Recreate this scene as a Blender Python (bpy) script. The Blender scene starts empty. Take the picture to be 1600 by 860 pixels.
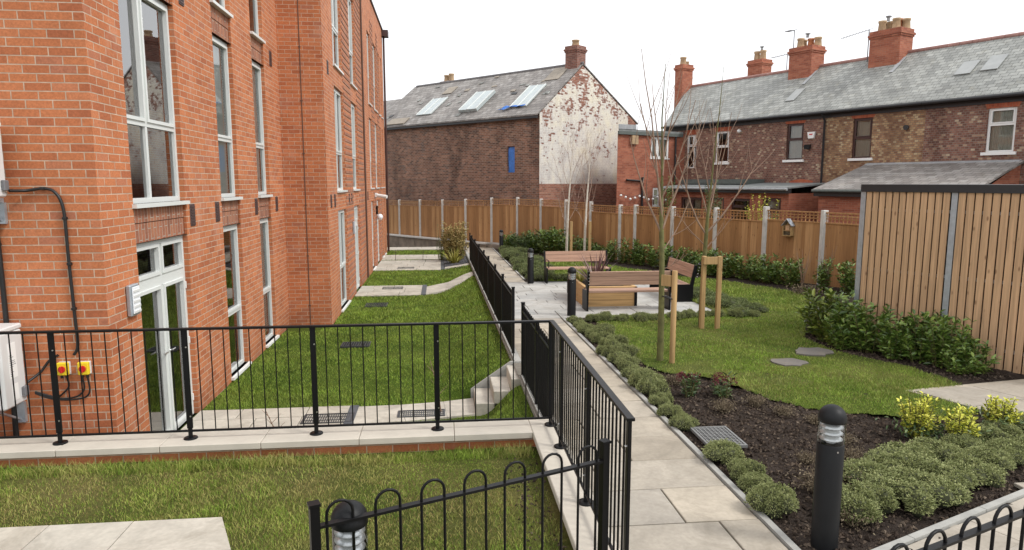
import bpy, math, random
import numpy as np
from mathutils import Vector, Matrix, noise
random.seed(7); rng = np.random.default_rng(11)
scene = bpy.context.scene
col = scene.collection
R = math.radians
def g(y):                      # the garden falls gently away from the camera
    return -0.02*max(y-4.0, 0.0)
def V(*a): return Vector(a)

# ------------------------------------------------------------------ mesh collecting
class MB:
    def __init__(self): self.v=[]; self.f=[]; self.sm=[]
    def add(self, vs, fs, smooth=False):
        n=len(self.v); self.v += [tuple(p) for p in vs]
        self.f += [tuple(i+n for i in f) for f in fs]; self.sm += [smooth]*len(fs)
        return self
    def quad(self,a,b,c,d): return self.add([a,b,c,d],[(0,1,2,3)])
    def obox(self,o,a,b,c):
        o=Vector(o);a=Vector(a);b=Vector(b);c=Vector(c)
        p=[o,o+a,o+a+b,o+b,o+c,o+a+c,o+a+b+c,o+b+c]
        return self.add(p,[(0,3,2,1),(4,5,6,7),(0,1,5,4),(1,2,6,5),(2,3,7,6),(3,0,4,7)])
    def box(self,x0,x1,y0,y1,z0,z1): return self.obox((x0,y0,z0),(x1-x0,0,0),(0,y1-y0,0),(0,0,z1-z0))
    def cbox(self,x0,x1,y0,y1,z0,z1,b=.004):      # box with chamfered edges
        P=[]
        for z,i in ((z0,b),(z0+b,0),(z1-b,0),(z1,b)):
            xa,xb,ya,yb=x0+i,x1-i,y0+i,y1-i; k=b if i==0 else b*.4
            P+= [(xa+k,ya,z),(xb-k,ya,z),(xb,ya+k,z),(xb,yb-k,z),(xb-k,yb,z),(xa+k,yb,z),(xa,yb-k,z),(xa,ya+k,z)]
        F=[tuple(range(7,-1,-1)),tuple(range(24,32))]
        for r in range(3):
            for k in range(8):
                F.append((r*8+k,r*8+(k+1)%8,r*8+8+(k+1)%8,r*8+8+k))
        return self.add(P,F)
    def prism(self,poly,z0,z1):
        n=len(poly); zz=(lambda z,p:z(p) if callable(z) else z)
        P=[(p[0],p[1],zz(z0,p)) for p in poly]+[(p[0],p[1],zz(z1,p)) for p in poly]
        return self.add(P,[tuple(range(n-1,-1,-1)),tuple(range(n,2*n))]+[(i,(i+1)%n,n+(i+1)%n,n+i) for i in range(n)])
    def ext(self,poly,d):      # polygon of 3d points pushed along d
        n=len(poly); d=Vector(d); P=[Vector(p) for p in poly]; P=P+[p+d for p in P]
        return self.add(P,[tuple(range(n-1,-1,-1)),tuple(range(n,2*n))]+[(i,(i+1)%n,n+(i+1)%n,n+i) for i in range(n)])
    def tube(self,pts,r,n=8,cap=True,smooth=True):
        pts=[Vector(p) for p in pts]; m=len(pts)
        rs=r if isinstance(r,(list,tuple)) else [r]*m
        P=[]; up=None
        for i,p in enumerate(pts):
            d=(pts[min(i+1,m-1)]-pts[max(i-1,0)]).normalized()
            if up is None: up=d.orthogonal().normalized()
            else:
                up=(up-d*up.dot(d)); up = up.normalized() if up.length>1e-6 else d.orthogonal().normalized()
            s=d.cross(up)
            for k in range(n):
                a=2*math.pi*k/n; P.append(p+(up*math.cos(a)+s*math.sin(a))*rs[i])
        F=[(i*n+k,i*n+(k+1)%n,i*n+n+(k+1)%n,i*n+n+k) for i in range(m-1) for k in range(n)]
        self.add(P,F,smooth)
        if cap: self.add(P[:n],[tuple(range(n-1,-1,-1))]); self.add(P[-n:],[tuple(range(n))])
        return self
    def lathe(self,c,prof,n=24,smooth=True):
        c=Vector(c); P=[]
        for (r,z) in prof:
            for k in range(n):
                a=2*math.pi*k/n; P.append((c.x+r*math.cos(a),c.y+r*math.sin(a),c.z+z))
        m=len(prof)
        F=[(i*n+k,i*n+(k+1)%n,i*n+n+(k+1)%n,i*n+n+k) for i in range(m-1) for k in range(n)]
        return self.add(P,F,smooth)
    def build(self,name,mat=None,parent=None,base=None):
        me=bpy.data.meshes.new(name); v=self.v
        if base is not None and parent is None: v=[(p[0]-base[0],p[1]-base[1],p[2]-base[2]) for p in v]
        me.from_pydata(v,[],self.f); me.polygons.foreach_set('use_smooth',self.sm); me.update()
        if mat: me.materials.append(mat)
        return link(name,me,parent,base)
def link(name,me,parent=None,base=None):
    o=bpy.data.objects.new(name,me); col.objects.link(o)
    if parent is not None:
        o.parent=parent
        if parent.type=='EMPTY' and 'made_at' in parent:
            o.matrix_parent_inverse=Matrix.Translation(-Vector(parent['made_at']))
    elif base is not None: o.location=base
    return o
def np_mesh(name,verts,faces,mat,parent=None,smooth=False):
    me=bpy.data.meshes.new(name); k=faces.shape[1]; n=len(faces)
    me.vertices.add(len(verts)); me.vertices.foreach_set('co',verts.astype(np.float32).ravel())
    me.loops.add(n*k); me.loops.foreach_set('vertex_index',faces.astype(np.int32).ravel())
    me.polygons.add(n); me.polygons.foreach_set('loop_start',np.arange(0,n*k,k,dtype=np.int32))
    me.polygons.foreach_set('use_smooth',np.full(n,smooth)); me.update(calc_edges=True)
    me.materials.append(mat)
    return link(name,me,parent)
def tag(o,label=None,cat=None,group=None,kind=None):
    if label: o['label']=label
    if cat: o['category']=cat
    if group: o['group']=group
    if kind: o['kind']=kind
    return o
def thing(name,label,cat,loc=(0,0,0),group=None,world=True):
    o=bpy.data.objects.new(name,None); col.objects.link(o); o.location=loc; o.empty_display_size=.1
    if world: o['made_at']=tuple(float(a) for a in loc)
    return tag(o,label,cat,group)
def copy_tree(o,parent=None):
    c=o.copy(); col.objects.link(c)
    if parent is not None: c.parent=parent
    for ch in list(o.children): copy_tree(ch,c)
    return c
ORD='first second third fourth fifth sixth seventh eighth ninth tenth eleventh twelfth thirteenth fourteenth fifteenth sixteenth seventeenth eighteenth nineteenth twentieth'.split()+['twenty-'+w for w in 'first second third fourth fifth sixth seventh eighth ninth'.split()]+['thirtieth']+['thirty-'+w for w in 'first second third fourth fifth sixth seventh eighth ninth'.split()]

# ------------------------------------------------------------------ materials
def new_mat(name):
    m=bpy.data.materials.new(name); m.use_nodes=True; nt=m.node_tree
    return m,nt,nt.nodes['Principled BSDF']
def nd(nt,t,**kw):
    n=nt.nodes.new(t)
    for k,v in kw.items():
        if k.startswith('i_'):
            key=k[2:]; key=int(key) if key.isdigit() else key.replace('_',' ')
            s=n.inputs[key]
            if isinstance(v,bpy.types.NodeSocket): nt.links.new(v,s)
            else: s.default_value=v
        else: setattr(n,k,v)
    return n
def c4(c): return (c[0],c[1],c[2],1)
def ramp(nt,fac,stops,interp='LINEAR'):
    n=nt.nodes.new('ShaderNodeValToRGB'); n.color_ramp.interpolation=interp; e=n.color_ramp.elements
    while len(e)<len(stops): e.new(.5)
    for i,(p,c) in enumerate(stops): e[i].position=p; e[i].color=c4(c) if not isinstance(c,(int,float)) else (c,c,c,1)
    nt.links.new(fac,n.inputs[0]); return n.outputs[0]
def mix(nt,fac,a,b,blend='MIX'):
    n=nt.nodes.new('ShaderNodeMix'); n.data_type='RGBA'; n.blend_type=blend
    for s,v in ((n.inputs[0],fac),(n.inputs[6],a),(n.inputs[7],b)):
        if isinstance(v,bpy.types.NodeSocket): nt.links.new(v,s)
        else: s.default_value=v if isinstance(v,(int,float)) else c4(v)
    return n.outputs[2]
def mth(nt,op,a,b=None,c=None):
    n=nt.nodes.new('ShaderNodeMath'); n.operation=op
    for s,v in zip(n.inputs,(a,b,c)):
        if v is None: continue
        if isinstance(v,bpy.types.NodeSocket): nt.links.new(v,s)
        else: s.default_value=v
    return n.outputs[0]
def pos(nt): return nd(nt,'ShaderNodeNewGeometry').outputs['Position']
def objco(nt): return nd(nt,'ShaderNodeTexCoord').outputs['Object']
def noi(nt,vec,scale,detail=4,rough=.55,dist=0):
    return nd(nt,'ShaderNodeTexNoise',i_Vector=vec,i_Scale=scale,i_Detail=detail,i_Roughness=rough,i_Distortion=dist).outputs[0]
def bump(nt,b,h,strength=.4,dist=.01):
    n=nd(nt,'ShaderNodeBump',i_Strength=strength,i_Distance=dist,i_Height=h); nt.links.new(n.outputs[0],b.inputs['Normal']); return n
def setc(nt,b,c):
    if isinstance(c,bpy.types.NodeSocket): nt.links.new(c,b.inputs['Base Color'])
    else: b.inputs['Base Color'].default_value=c4(c)
def facecoords(nt,swap=False):
    """metres along / up any flat face, from its position and true normal"""
    ge=nd(nt,'ShaderNodeNewGeometry')
    def vm(op,a,b):
        n=nt.nodes.new('ShaderNodeVectorMath'); n.operation=op
        for s,v in zip(n.inputs,(a,b)):
            if v is None: continue
            if isinstance(v,bpy.types.NodeSocket): nt.links.new(v,s)
            else: s.default_value=v
        return n
    T=vm('NORMALIZE',vm('CROSS_PRODUCT',(0.0001,0,1),ge.outputs['True Normal']).outputs[0],None).outputs[0]
    B=vm('CROSS_PRODUCT',ge.outputs['True Normal'],T).outputs[0]
    u=vm('DOT_PRODUCT',ge.outputs['Position'],T).outputs['Value']; v=vm('DOT_PRODUCT',ge.outputs['Position'],B).outputs['Value']
    cx=nd(nt,'ShaderNodeCombineXYZ')
    nt.links.new(v if swap else u,cx.inputs[0]); nt.links.new(u if swap else v,cx.inputs[1])
    return cx.outputs[0]
def bricktex(nt,vec,w,h,mort,smooth=.2,freq=2):
    n=nd(nt,'ShaderNodeTexBrick',i_Vector=vec,i_Color1=(0,0,0,1),i_Color2=(1,1,1,1),i_Mortar=(.5,.5,.5,1),i_Scale=1.0,i_Mortar_Size=mort,i_Mortar_Smooth=smooth,i_Bias=0.0)
    n.inputs['Brick Width'].default_value=w; n.inputs['Row Height'].default_value=h
    n.offset=.5; n.offset_frequency=freq
    return n
def brick_mat(name,pal,mortar,w=.246,h=.082,mort=.0055,swap=False,grime=None,bstr=.5,rough=.85,warp=0,blot=.25,extra=None):
    m,nt,b=new_mat(name); vec=facecoords(nt,swap); P=pos(nt)
    if warp:
        nv=nd(nt,'ShaderNodeTexNoise',i_Vector=P,i_Scale=6.0,i_Detail=2.0).outputs['Color']
        mm=nt.nodes.new('ShaderNodeVectorMath'); mm.operation='MULTIPLY_ADD'; nt.links.new(nv,mm.inputs[0]); mm.inputs[1].default_value=(warp,warp,0); nt.links.new(vec,mm.inputs[2]); vec=mm.outputs[0]
    t=bricktex(nt,vec,w,h,mort)
    c=ramp(nt,t.outputs['Color'],pal,'LINEAR')
    fine=noi(nt,P,55,3); big=noi(nt,P,1.3,4)
    c=mix(nt,.5,c,ramp(nt,fine,[(.3,.62),(.7,1.25)]),'MULTIPLY')
    c=mix(nt,blot,c,ramp(nt,big,[(.3,.55),(.7,1.3)]),'MULTIPLY')
    mo=mix(nt,.6,mortar,ramp(nt,noi(nt,P,9,3),[(.3,.55),(.7,1.2)]),'MULTIPLY')
    c=mix(nt,t.outputs['Fac'],c,mo)
    if grime:                       # sooty streaked staining
        mp=nd(nt,'ShaderNodeMapping',i_Vector=P); mp.inputs['Scale'].default_value=(1,1,.35)
        gm=ramp(nt,noi(nt,mp.outputs[0],grime[1],5,.65),[(grime[2],0),(grime[3],1)])
        c=mix(nt,gm,c,mix(nt,.8,c,grime[0],'MULTIPLY'))
    if extra: c=extra(nt,c,t,P)
    setc(nt,b,c); b.inputs['Roughness'].default_value=rough; b.inputs['Specular IOR Level'].default_value=.25
    hgt=mth(nt,'SUBTRACT',mth(nt,'MULTIPLY',fine,.35),t.outputs['Fac'])
    bump(nt,b,hgt,bstr,.008); return m
def plain(name,c,rough=.5,metal=0,spec=.5,var=.0,vs=8,bmp=0,bs=60,coat=0):
    m,nt,b=new_mat(name)
    if var:
        P=objco(nt); f=noi(nt,P,vs,5,.6)
        setc(nt,b,mix(nt,1.0,c,ramp(nt,f,[(.25,1-var),(.75,1+var)]),'MULTIPLY'))
    else: setc(nt,b,c)
    b.inputs['Roughness'].default_value=rough; b.inputs['Metallic'].default_value=metal; b.inputs['Specular IOR Level'].default_value=spec
    if coat: b.inputs['Coat Weight'].default_value=coat
    if bmp: bump(nt,b,noi(nt,objco(nt),bs,4),bmp,.004)
    return m
def island(nt): return nd(nt,'ShaderNodeNewGeometry').outputs['Random Per Island']

M={}
def bloom(nt,c,t,P):             # pale salt marks and faint damp on new brickwork
    mp=nd(nt,'ShaderNodeMapping',i_Vector=P); mp.inputs['Scale'].default_value=(1,1,.45)
    a=ramp(nt,noi(nt,mp.outputs[0],1.7,6,.7),[(.56,0),(.74,.32)]); c=mix(nt,a,c,(.60,.42,.33))
    sx=nd(nt,'ShaderNodeSeparateXYZ',i_Vector=P); low=mth(nt,'SUBTRACT',1.0,mth(nt,'MULTIPLY',mth(nt,'ADD',sx.outputs[2],.65),2.2)); low=mth(nt,'MULTIPLY',mth(nt,'MAXIMUM',low,0.0),ramp(nt,noi(nt,P,2.5,5,.6),[(.35,0),(.65,.55)]))
    return mix(nt,low,c,(.20,.085,.05))
M['brick']=brick_mat('modern_red_brick',[(0,(.40,.128,.058)),(.25,(.465,.158,.068)),(.6,(.51,.178,.075)),(.9,(.545,.20,.09)),(1,(.42,.16,.09))],(.52,.40,.30),blot=.28,extra=bloom)
M['brick_soldier']=brick_mat('soldier_brick',[(0,(.26,.105,.065)),(.5,(.36,.145,.085)),(1,(.42,.18,.10))],(.40,.34,.28),swap=True,blot=.4)
M['brick_old']=brick_mat('weathered_old_brick',[(0,(.13,.072,.052)),(.3,(.22,.11,.072)),(.6,(.28,.135,.088)),(.85,(.35,.19,.125)),(1,(.15,.10,.085))],(.36,.31,.265),w=.235,h=.085,mort=.0085,grime=((.12,.10,.10),.55,.48,.72),warp=.012,blot=.6)
M['brick_plinth']=brick_mat('old_purple_brick',[(0,(.16,.07,.055)),(.5,(.22,.095,.07)),(1,(.28,.13,.10))],(.30,.25,.21),w=.235,h=.085,mort=.007,warp=.01)
def flake(nt,c,t,P):
    n1=noi(nt,P,1.1,6,.65); n2=noi(nt,P,5.5,5,.6); per=t.outputs['Color']
    s=mth(nt,'ADD',mth(nt,'MULTIPLY',n1,.74),mth(nt,'MULTIPLY',n2,.50)); s=mth(nt,'ADD',s,mth(nt,'MULTIPLY',nd(nt,'ShaderNodeSeparateColor',i_Color=per).outputs[0],.18))
    sx=nd(nt,'ShaderNodeSeparateXYZ',i_Vector=P)
    s=mth(nt,'SUBTRACT',s,mth(nt,'MULTIPLY',mth(nt,'SUBTRACT',sx.outputs[2],4.4),.042))
    mask=ramp(nt,s,[(.565,0),(.625,1)])
    base=mth(nt,'GREATER_THAN',sx.outputs[2],2.42)
    edge=mth(nt,'LESS_THAN',mth(nt,'ADD',sx.outputs[0],mth(nt,'MULTIPLY',sx.outputs[2],.0)),10.6)
    mask=mth(nt,'MULTIPLY',mth(nt,'MULTIPLY',mask,base),edge)
    white=mix(nt,1.0,ramp(nt,n1,[(.35,(.52,.50,.48)),(.5,(.68,.655,.60)),(.7,(.74,.69,.55))]),ramp(nt,t.outputs['Fac'],[(0,1.0),(1,.8)]),'MULTIPLY')
    mp=nd(nt,'ShaderNodeMapping',i_Vector=P); mp.inputs['Scale'].default_value=(1.4,1.4,.22)
    st=ramp(nt,noi(nt,mp.outputs[0],2.6,6,.7),[(.5,0),(.74,.42)]); white=mix(nt,st,white,(.36,.30,.25))
    thin=ramp(nt,noi(nt,P,14,4,.7),[(.52,0),(.62,.55)]); white=mix(nt,thin,white,mix(nt,.5,c,white))
    return mix(nt,mask,c,white)
M['brick_gable']=brick_mat('flaking_white_painted_brick',[(0,(.19,.08,.055)),(.5,(.30,.12,.08)),(1,(.36,.18,.12))],(.33,.27,.22),w=.235,h=.085,mort=.007,warp=.008,extra=flake)
def fleck(name,pal,mortar): return brick_mat(name,pal,mortar,w=.135,h=.08,mort=.008,warp=.014,blot=.5,grime=((.5,.42,.40),.8,.5,.75))
M['brick_dark']=fleck('flecked_dark_brick',[(0,(.16,.08,.06)),(.5,(.24,.11,.08)),(.76,(.29,.145,.105)),(.88,(.35,.21,.14)),(.96,(.44,.31,.21)),(1,(.54,.43,.30))],(.26,.215,.18))
M['brick_buff']=fleck('flecked_buff_brick',[(0,(.22,.11,.065)),(.35,(.31,.17,.095)),(.65,(.38,.225,.12)),(.88,(.44,.30,.165)),(1,(.52,.40,.245))],(.22,.17,.13))
M['brick_red']=brick_mat('smooth_red_brick',[(0,(.28,.09,.055)),(.5,(.36,.12,.07)),(1,(.42,.16,.095))],(.31,.22,.17),w=.235,h=.08,mort=.004,blot=.35)
M['brick_arch']=brick_mat('red_arch_brick',[(0,(.34,.085,.045)),(.5,(.42,.11,.055)),(1,(.46,.14,.07))],(.34,.18,.13),w=.24,h=.078,mort=.004,swap=True)
def slate_mat(name,pal,w,h,moss):
    m,nt,b=new_mat(name); vec=facecoords(nt); P=pos(nt)
    nv=nd(nt,'ShaderNodeTexNoise',i_Vector=P,i_Scale=3.0,i_Detail=3.0).outputs['Color']
    mm=nt.nodes.new('ShaderNodeVectorMath'); mm.operation='MULTIPLY_ADD'; nt.links.new(nv,mm.inputs[0]); mm.inputs[1].default_value=(.03,.03,0); nt.links.new(vec,mm.inputs[2])
    t=bricktex(nt,mm.outputs[0],w,h,.009,.6)
    c=ramp(nt,t.outputs['Color'],pal); big=noi(nt,P,.9,5,.6)
    c=mix(nt,.6,c,ramp(nt,big,[(.3,.6),(.7,1.35)]),'MULTIPLY')
    c=mix(nt,.4,c,ramp(nt,noi(nt,P,22,4),[(.3,.6),(.7,1.3)]),'MULTIPLY')
    c=mix(nt,ramp(nt,noi(nt,P,2.4,5,.7),[(.55,0),(.75,.55)]),c,moss)
    c=mix(nt,t.outputs['Fac'],c,(.05,.05,.05))
    sv=nd(nt,'ShaderNodeSeparateXYZ',i_Vector=mm.outputs[0]); saw=mth(nt,'FRACT',mth(nt,'DIVIDE',sv.outputs[1],h))
    setc(nt,b,c); b.inputs['Roughness'].default_value=.6; b.inputs['Specular IOR Level'].default_value=.35
    bump(nt,b,mth(nt,'SUBTRACT',mth(nt,'MULTIPLY',saw,-.6),mth(nt,'MULTIPLY',t.outputs['Fac'],1.0)),.8,.015); return m
M['slate']=slate_mat('grey_slate',[(0,(.22,.225,.21)),(.5,(.28,.285,.265)),(1,(.34,.345,.32))],.28,.21,(.29,.27,.20))
M['slate_old']=slate_mat('old_brown_slate',[(0,(.19,.172,.16)),(.5,(.25,.23,.212)),(1,(.32,.30,.28))],.30,.24,(.20,.165,.12))
def wood_mat(name,pal,axis,scale=1.0,rough=.7,knots=True):
    m,nt,b=new_mat(name); P=objco(nt); r=island(nt)
    mp=nd(nt,'ShaderNodeMapping',i_Vector=P); s=[26*scale]*3; s[axis]=1.1*scale; mp.inputs['Scale'].default_value=s
    off=nd(nt,'ShaderNodeCombineXYZ',i_0=mth(nt,'MULTIPLY',r,37.0),i_1=mth(nt,'MULTIPLY',r,91.0),i_2=mth(nt,'MULTIPLY',r,53.0)); nt.links.new(off.outputs[0],mp.inputs['Location'])
    gr=noi(nt,mp.outputs[0],1.0,5,.6,.6)
    c=ramp(nt,r,pal); c=mix(nt,.75,c,ramp(nt,gr,[(.3,.62),(.68,1.22)]),'MULTIPLY')
    if knots:
        mk=nd(nt,'ShaderNodeMapping',i_Vector=P); k=[9.0]*3; k[axis]=3.6; mk.inputs['Scale'].default_value=k; nt.links.new(off.outputs[0],mk.inputs['Location'])
        vo=nd(nt,'ShaderNodeTexVoronoi',i_Vector=mk.outputs[0],i_Scale=1.0).outputs['Distance']
        c=mix(nt,ramp(nt,vo,[(.07,.65),(.16,0)]),c,(.12,.05,.022))
    setc(nt,b,c); b.inputs['Roughness'].default_value=rough; b.inputs['Specular IOR Level'].default_value=.3
    bump(nt,b,gr,.25,.003); return m
M['fence']=wood_mat('orange_treated_timber',[(0,(.29,.145,.058)),(.5,(.40,.21,.088)),(1,(.50,.285,.13))],2)
M['slat']=wood_mat('larch_slat',[(0,(.39,.22,.115)),(.35,(.49,.30,.165)),(.7,(.56,.365,.215)),(1,(.43,.28,.175))],2)
M['bench']=wood_mat('bench_hardwood',[(0,(.36,.215,.15)),(.5,(.42,.26,.185)),(1,(.47,.30,.22))],0,knots=False)
M['planter']=wood_mat('oak_sleeper',[(0,(.47,.29,.12)),(.5,(.54,.34,.15)),(1,(.58,.38,.18))],0,knots=False)
M['stake']=wood_mat('pine_stake',[(0,(.36,.22,.095)),(.5,(.42,.27,.12)),(1,(.47,.31,.14))],2)
M['concrete']=plain('pale_concrete',(.56,.545,.51),.85,var=.18,vs=5,bmp=.15)
M['coping']=plain('cast_stone',(.50,.455,.385),.75,var=.10,vs=4,bmp=.08)
M['edging']=plain('grey_edging',(.33,.325,.30),.85,var=.2,vs=6,bmp=.15)
M['black']=plain('black_powder_coat',(.005,.005,.0055),.42,spec=.22)
M['bollard']=plain('charcoal_bollard',(.009,.0095,.0105),.5,spec=.25,var=.15,vs=10)
M['galv']=plain('galvanised_steel',(.42,.46,.50),.45,metal=.6,var=.15,vs=14)
M['bolt']=plain('steel_bolt',(.7,.7,.7),.3,metal=1)
M['upvc']=plain('pale_grey_upvc',(.66,.68,.66),.35)
M['white']=plain('white_upvc',(.80,.80,.78),.35)
M['maroon']=plain('dark_brown_frame',(.055,.022,.018),.4)
M['darkpaint']=plain('dark_gutter',(.022,.022,.024),.45)
M['fasciagreen']=plain('grey_green_fascia',(.10,.115,.105),.7,var=.2)
M['felt']=plain('grey_roof_felt',(.19,.20,.195),.85,var=.3,vs=3,bmp=.2)
M['lead']=plain('lead_flashing',(.33,.34,.35),.6,var=.25)
M['pot']=plain('buff_chimney_pot',(.40,.28,.165),.85,var=.35,vs=6)
M['pot_red']=plain('red_chimney_pot',(.42,.16,.07),.85,var=.3,vs=6)
M['ridge']=plain('red_ridge_tile',(.30,.16,.135),.8,var=.3,vs=3)
M['ridge_grey']=plain('grey_ridge_tile',(.16,.15,.15),.8,var=.3,vs=3)
M['ac']=plain('ac_casing',(.66,.66,.65),.4)
M['ac_dark']=plain('ac_grey_trim',(.16,.16,.17),.5)
M['paper']=plain('paper_label',(.82,.82,.80),.6)
M['yellow']=plain('yellow_enclosure',(.80,.58,.02),.4)
M['red']=plain('red_switch',(.55,.02,.02),.35)
M['cable']=plain('black_cable',(.012,.012,.012),.45)
M['vent']=plain('brown_vent',(.075,.045,.042),.5)
M['tarp']=plain('blue_tarpaulin',(.04,.17,.55),.4,var=.3,vs=9,bmp=.6,bs=14)
M['skylight']=plain('pale_skylight',(.42,.47,.47),.25,var=.15,vs=2)
M['board']=plain('faded_board',(.30,.26,.21),.8,var=.2,vs=5)
M['grate']=plain('dark_drain_grate',(.07,.075,.08),.5,metal=.5)
M['slot']=plain('dark_slate_strip',(.075,.08,.088),.7,var=.2)
M['net']=plain('net_curtain',(.62,.60,.54),.9,var=.15,vs=25)
M['blind']=plain('grey_blind',(.88,.88,.85),.8)
M['inside']=plain('dim_room_board',(.05,.045,.04),.9)
M['terracotta']=plain('terracotta_door',(.30,.14,.08),.6)
M['lens']=plain('lamp_lens',(.8,.82,.85),.3)
M['mastic']=plain('mastic_joint',(.12,.065,.045),.8)
# glass: thin pane, clear with a real reflection
m,nt,b=new_mat('window_glass'); nt.nodes.remove(b); out=nt.nodes['Material Output']
fr=nd(nt,'ShaderNodeFresnel',i_IOR=3.6); tr=nd(nt,'ShaderNodeBsdfTransparent',i_Color=(.92,.95,.93,1)); gl=nd(nt,'ShaderNodeBsdfGlossy',i_Color=(1,1,1,1),i_Roughness=.015)
ms=nd(nt,'ShaderNodeMixShader'); nt.links.new(fr.outputs[0],ms.inputs[0]); nt.links.new(tr.outputs[0],ms.inputs[1]); nt.links.new(gl.outputs[0],ms.inputs[2]); nt.links.new(ms.outputs[0],out.inputs[0]); M['glass']=m
m,nt,b=new_mat('plain_glass'); nt.nodes.remove(b); out=nt.nodes['Material Output']
fr=nd(nt,'ShaderNodeFresnel',i_IOR=1.75); tr=nd(nt,'ShaderNodeBsdfTransparent',i_Color=(.8,.84,.82,1)); gl=nd(nt,'ShaderNodeBsdfGlossy',i_Color=(1,1,1,1),i_Roughness=.03)
ms=nd(nt,'ShaderNodeMixShader'); nt.links.new(fr.outputs[0],ms.inputs[0]); nt.links.new(tr.outputs[0],ms.inputs[1]); nt.links.new(gl.outputs[0],ms.inputs[2]); nt.links.new(ms.outputs[0],out.inputs[0]); M['glass_old']=m
m,nt,b=new_mat('clear_lens'); nt.nodes.remove(b); out=nt.nodes['Material Output']
fr=nd(nt,'ShaderNodeFresnel',i_IOR=1.4); tr=nd(nt,'ShaderNodeBsdfTransparent',i_Color=(.93,.95,.95,1)); gl=nd(nt,'ShaderNodeBsdfGlossy',i_Color=(1,1,1,1),i_Roughness=.06)
ms=nd(nt,'ShaderNodeMixShader'); nt.links.new(fr.outputs[0],ms.inputs[0]); nt.links.new(tr.outputs[0],ms.inputs[1]); nt.links.new(gl.outputs[0],ms.inputs[2]); nt.links.new(ms.outputs[0],out.inputs[0]); M['clear']=m
def slab_mat(name,pal,rough=.7):
    m,nt,b=new_mat(name); P=pos(nt); r=island(nt)
    c=ramp(nt,r,pal); c=mix(nt,.55,c,ramp(nt,noi(nt,P,2.2,6,.65,.8),[(.3,.62),(.7,1.22)]),'MULTIPLY')
    c=mix(nt,.4,c,ramp(nt,noi(nt,P,28,4),[(.3,.75),(.7,1.15)]),'MULTIPLY')
    c=mix(nt,ramp(nt,noi(nt,P,1.35,6,.72,1.2),[(.50,0),(.72,.62)]),c,(.20,.172,.13))
    setc(nt,b,c); b.inputs['Roughness'].default_value=rough; b.inputs['Specular IOR Level'].default_value=.35
    bump(nt,b,noi(nt,P,14,6,.65),.25,.006); return m
M['paving']=slab_mat('sandstone_paving',[(0,(.31,.272,.22)),(.3,(.42,.36,.275)),(.6,(.36,.325,.275)),(.85,(.46,.40,.315)),(1,(.34,.312,.272))])
M['patio']=slab_mat('pale_grey_paving',[(0,(.36,.36,.345)),(.5,(.46,.45,.42)),(1,(.40,.39,.36))])
M['pale_slab']=slab_mat('pale_flagstone',[(0,(.44,.41,.35)),(.5,(.51,.47,.40)),(1,(.47,.43,.36))])
M['stepstone']=slab_mat('grey_stepping_stone',[(0,(.13,.118,.105)),(1,(.17,.155,.14))],.95)
def soil_mat(name,a,b_,sc=1):
    m,nt,b=new_mat(name); P=pos(nt)
    c=ramp(nt,noi(nt,P,7*sc,8,.75),[(.3,a),(.62,b_),(.78,(.10,.075,.055))])
    c=mix(nt,ramp(nt,noi(nt,P,70*sc,3,.6),[(.62,0),(.72,.7)]),c,(.20,.15,.11))
    setc(nt,b,c); b.inputs['Roughness'].default_value=.95; b.inputs['Specular IOR Level'].default_value=.1
    bump(nt,b,noi(nt,P,24*sc,8,.75),1.0,.04); return m
M['soil']=soil_mat('dark_bark_mulch',(.021,.016,.013),(.06,.046,.038))
M['ground']=soil_mat('far_ground',(.05,.05,.03),(.09,.08,.05),.3)
def lawn_mat(name,greens,dry,bare):
    m,nt,b=new_mat(name); P=pos(nt)
    c=ramp(nt,noi(nt,P,1.1,5,.6),[(.32,greens[0]),(.55,greens[1]),(.7,greens[2])])
    c=mix(nt,ramp(nt,noi(nt,P,.55,4,.6,.5),[(.45,0),(.72,dry[0])]),c,dry[1])
    c=mix(nt,.6,c,ramp(nt,noi(nt,P,40,4),[(.3,.5),(.7,1.3)]),'MULTIPLY')
    if bare: c=mix(nt,ramp(nt,noi(nt,P,2.6,6,.7),[(bare,0),(bare+.06,.85)]),c,(.07,.05,.03))
    setc(nt,b,c); b.inputs['Roughness'].default_value=.95; b.inputs['Specular IOR Level'].default_value=.1
    bump(nt,b,noi(nt,P,60,5,.7),.8,.03); return m
def blade_mat(name,greens,dry,amount):
    m,nt,b=new_mat(name); P=pos(nt); r=island(nt)
    c=ramp(nt,mth(nt,'ADD',mth(nt,'MULTIPLY',r,.5),mth(nt,'MULTIPLY',noi(nt,P,1.1,5,.6),.6)),[(.25,greens[0]),(.55,greens[1]),(.8,greens[2])])
    dm=ramp(nt,mth(nt,'ADD',noi(nt,P,.9,5,.65,.8),mth(nt,'MULTIPLY',r,.28)),[(.53,0),(.78,amount)])
    c=mix(nt,1.0,c,ramp(nt,noi(nt,P,2.3,4,.6,.5),[(.3,.55),(.68,1.25)]),'MULTIPLY')
    c=mix(nt,dm,c,dry); setc(nt,b,c)
    b.inputs['Roughness'].default_value=.6; b.inputs['Specular IOR Level'].default_value=.25; b.inputs['Subsurface Weight'].default_value=0
    return m
GL=[(.045,.075,.012),(.075,.115,.018),(.115,.145,.028)]
M['lawn']=lawn_mat('garden_lawn',[(.05,.075,.014),(.085,.115,.02),(.12,.14,.03)],(.7,(.17,.155,.055)),.66)
M['lawn_yard']=lawn_mat('yard_lawn',[(.04,.07,.010),(.065,.105,.014),(.09,.13,.02)],(.25,(.13,.13,.04)),None)
M['lawn_near']=lawn_mat('near_lawn',[(.05,.065,.015),(.085,.10,.022),(.12,.12,.035)],(.85,(.17,.14,.055)),.64)
M['blade']=blade_mat('garden_blade',[(.12,.215,.02),(.20,.315,.034),(.29,.38,.06)],(.36,.33,.11),.55)
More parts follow.
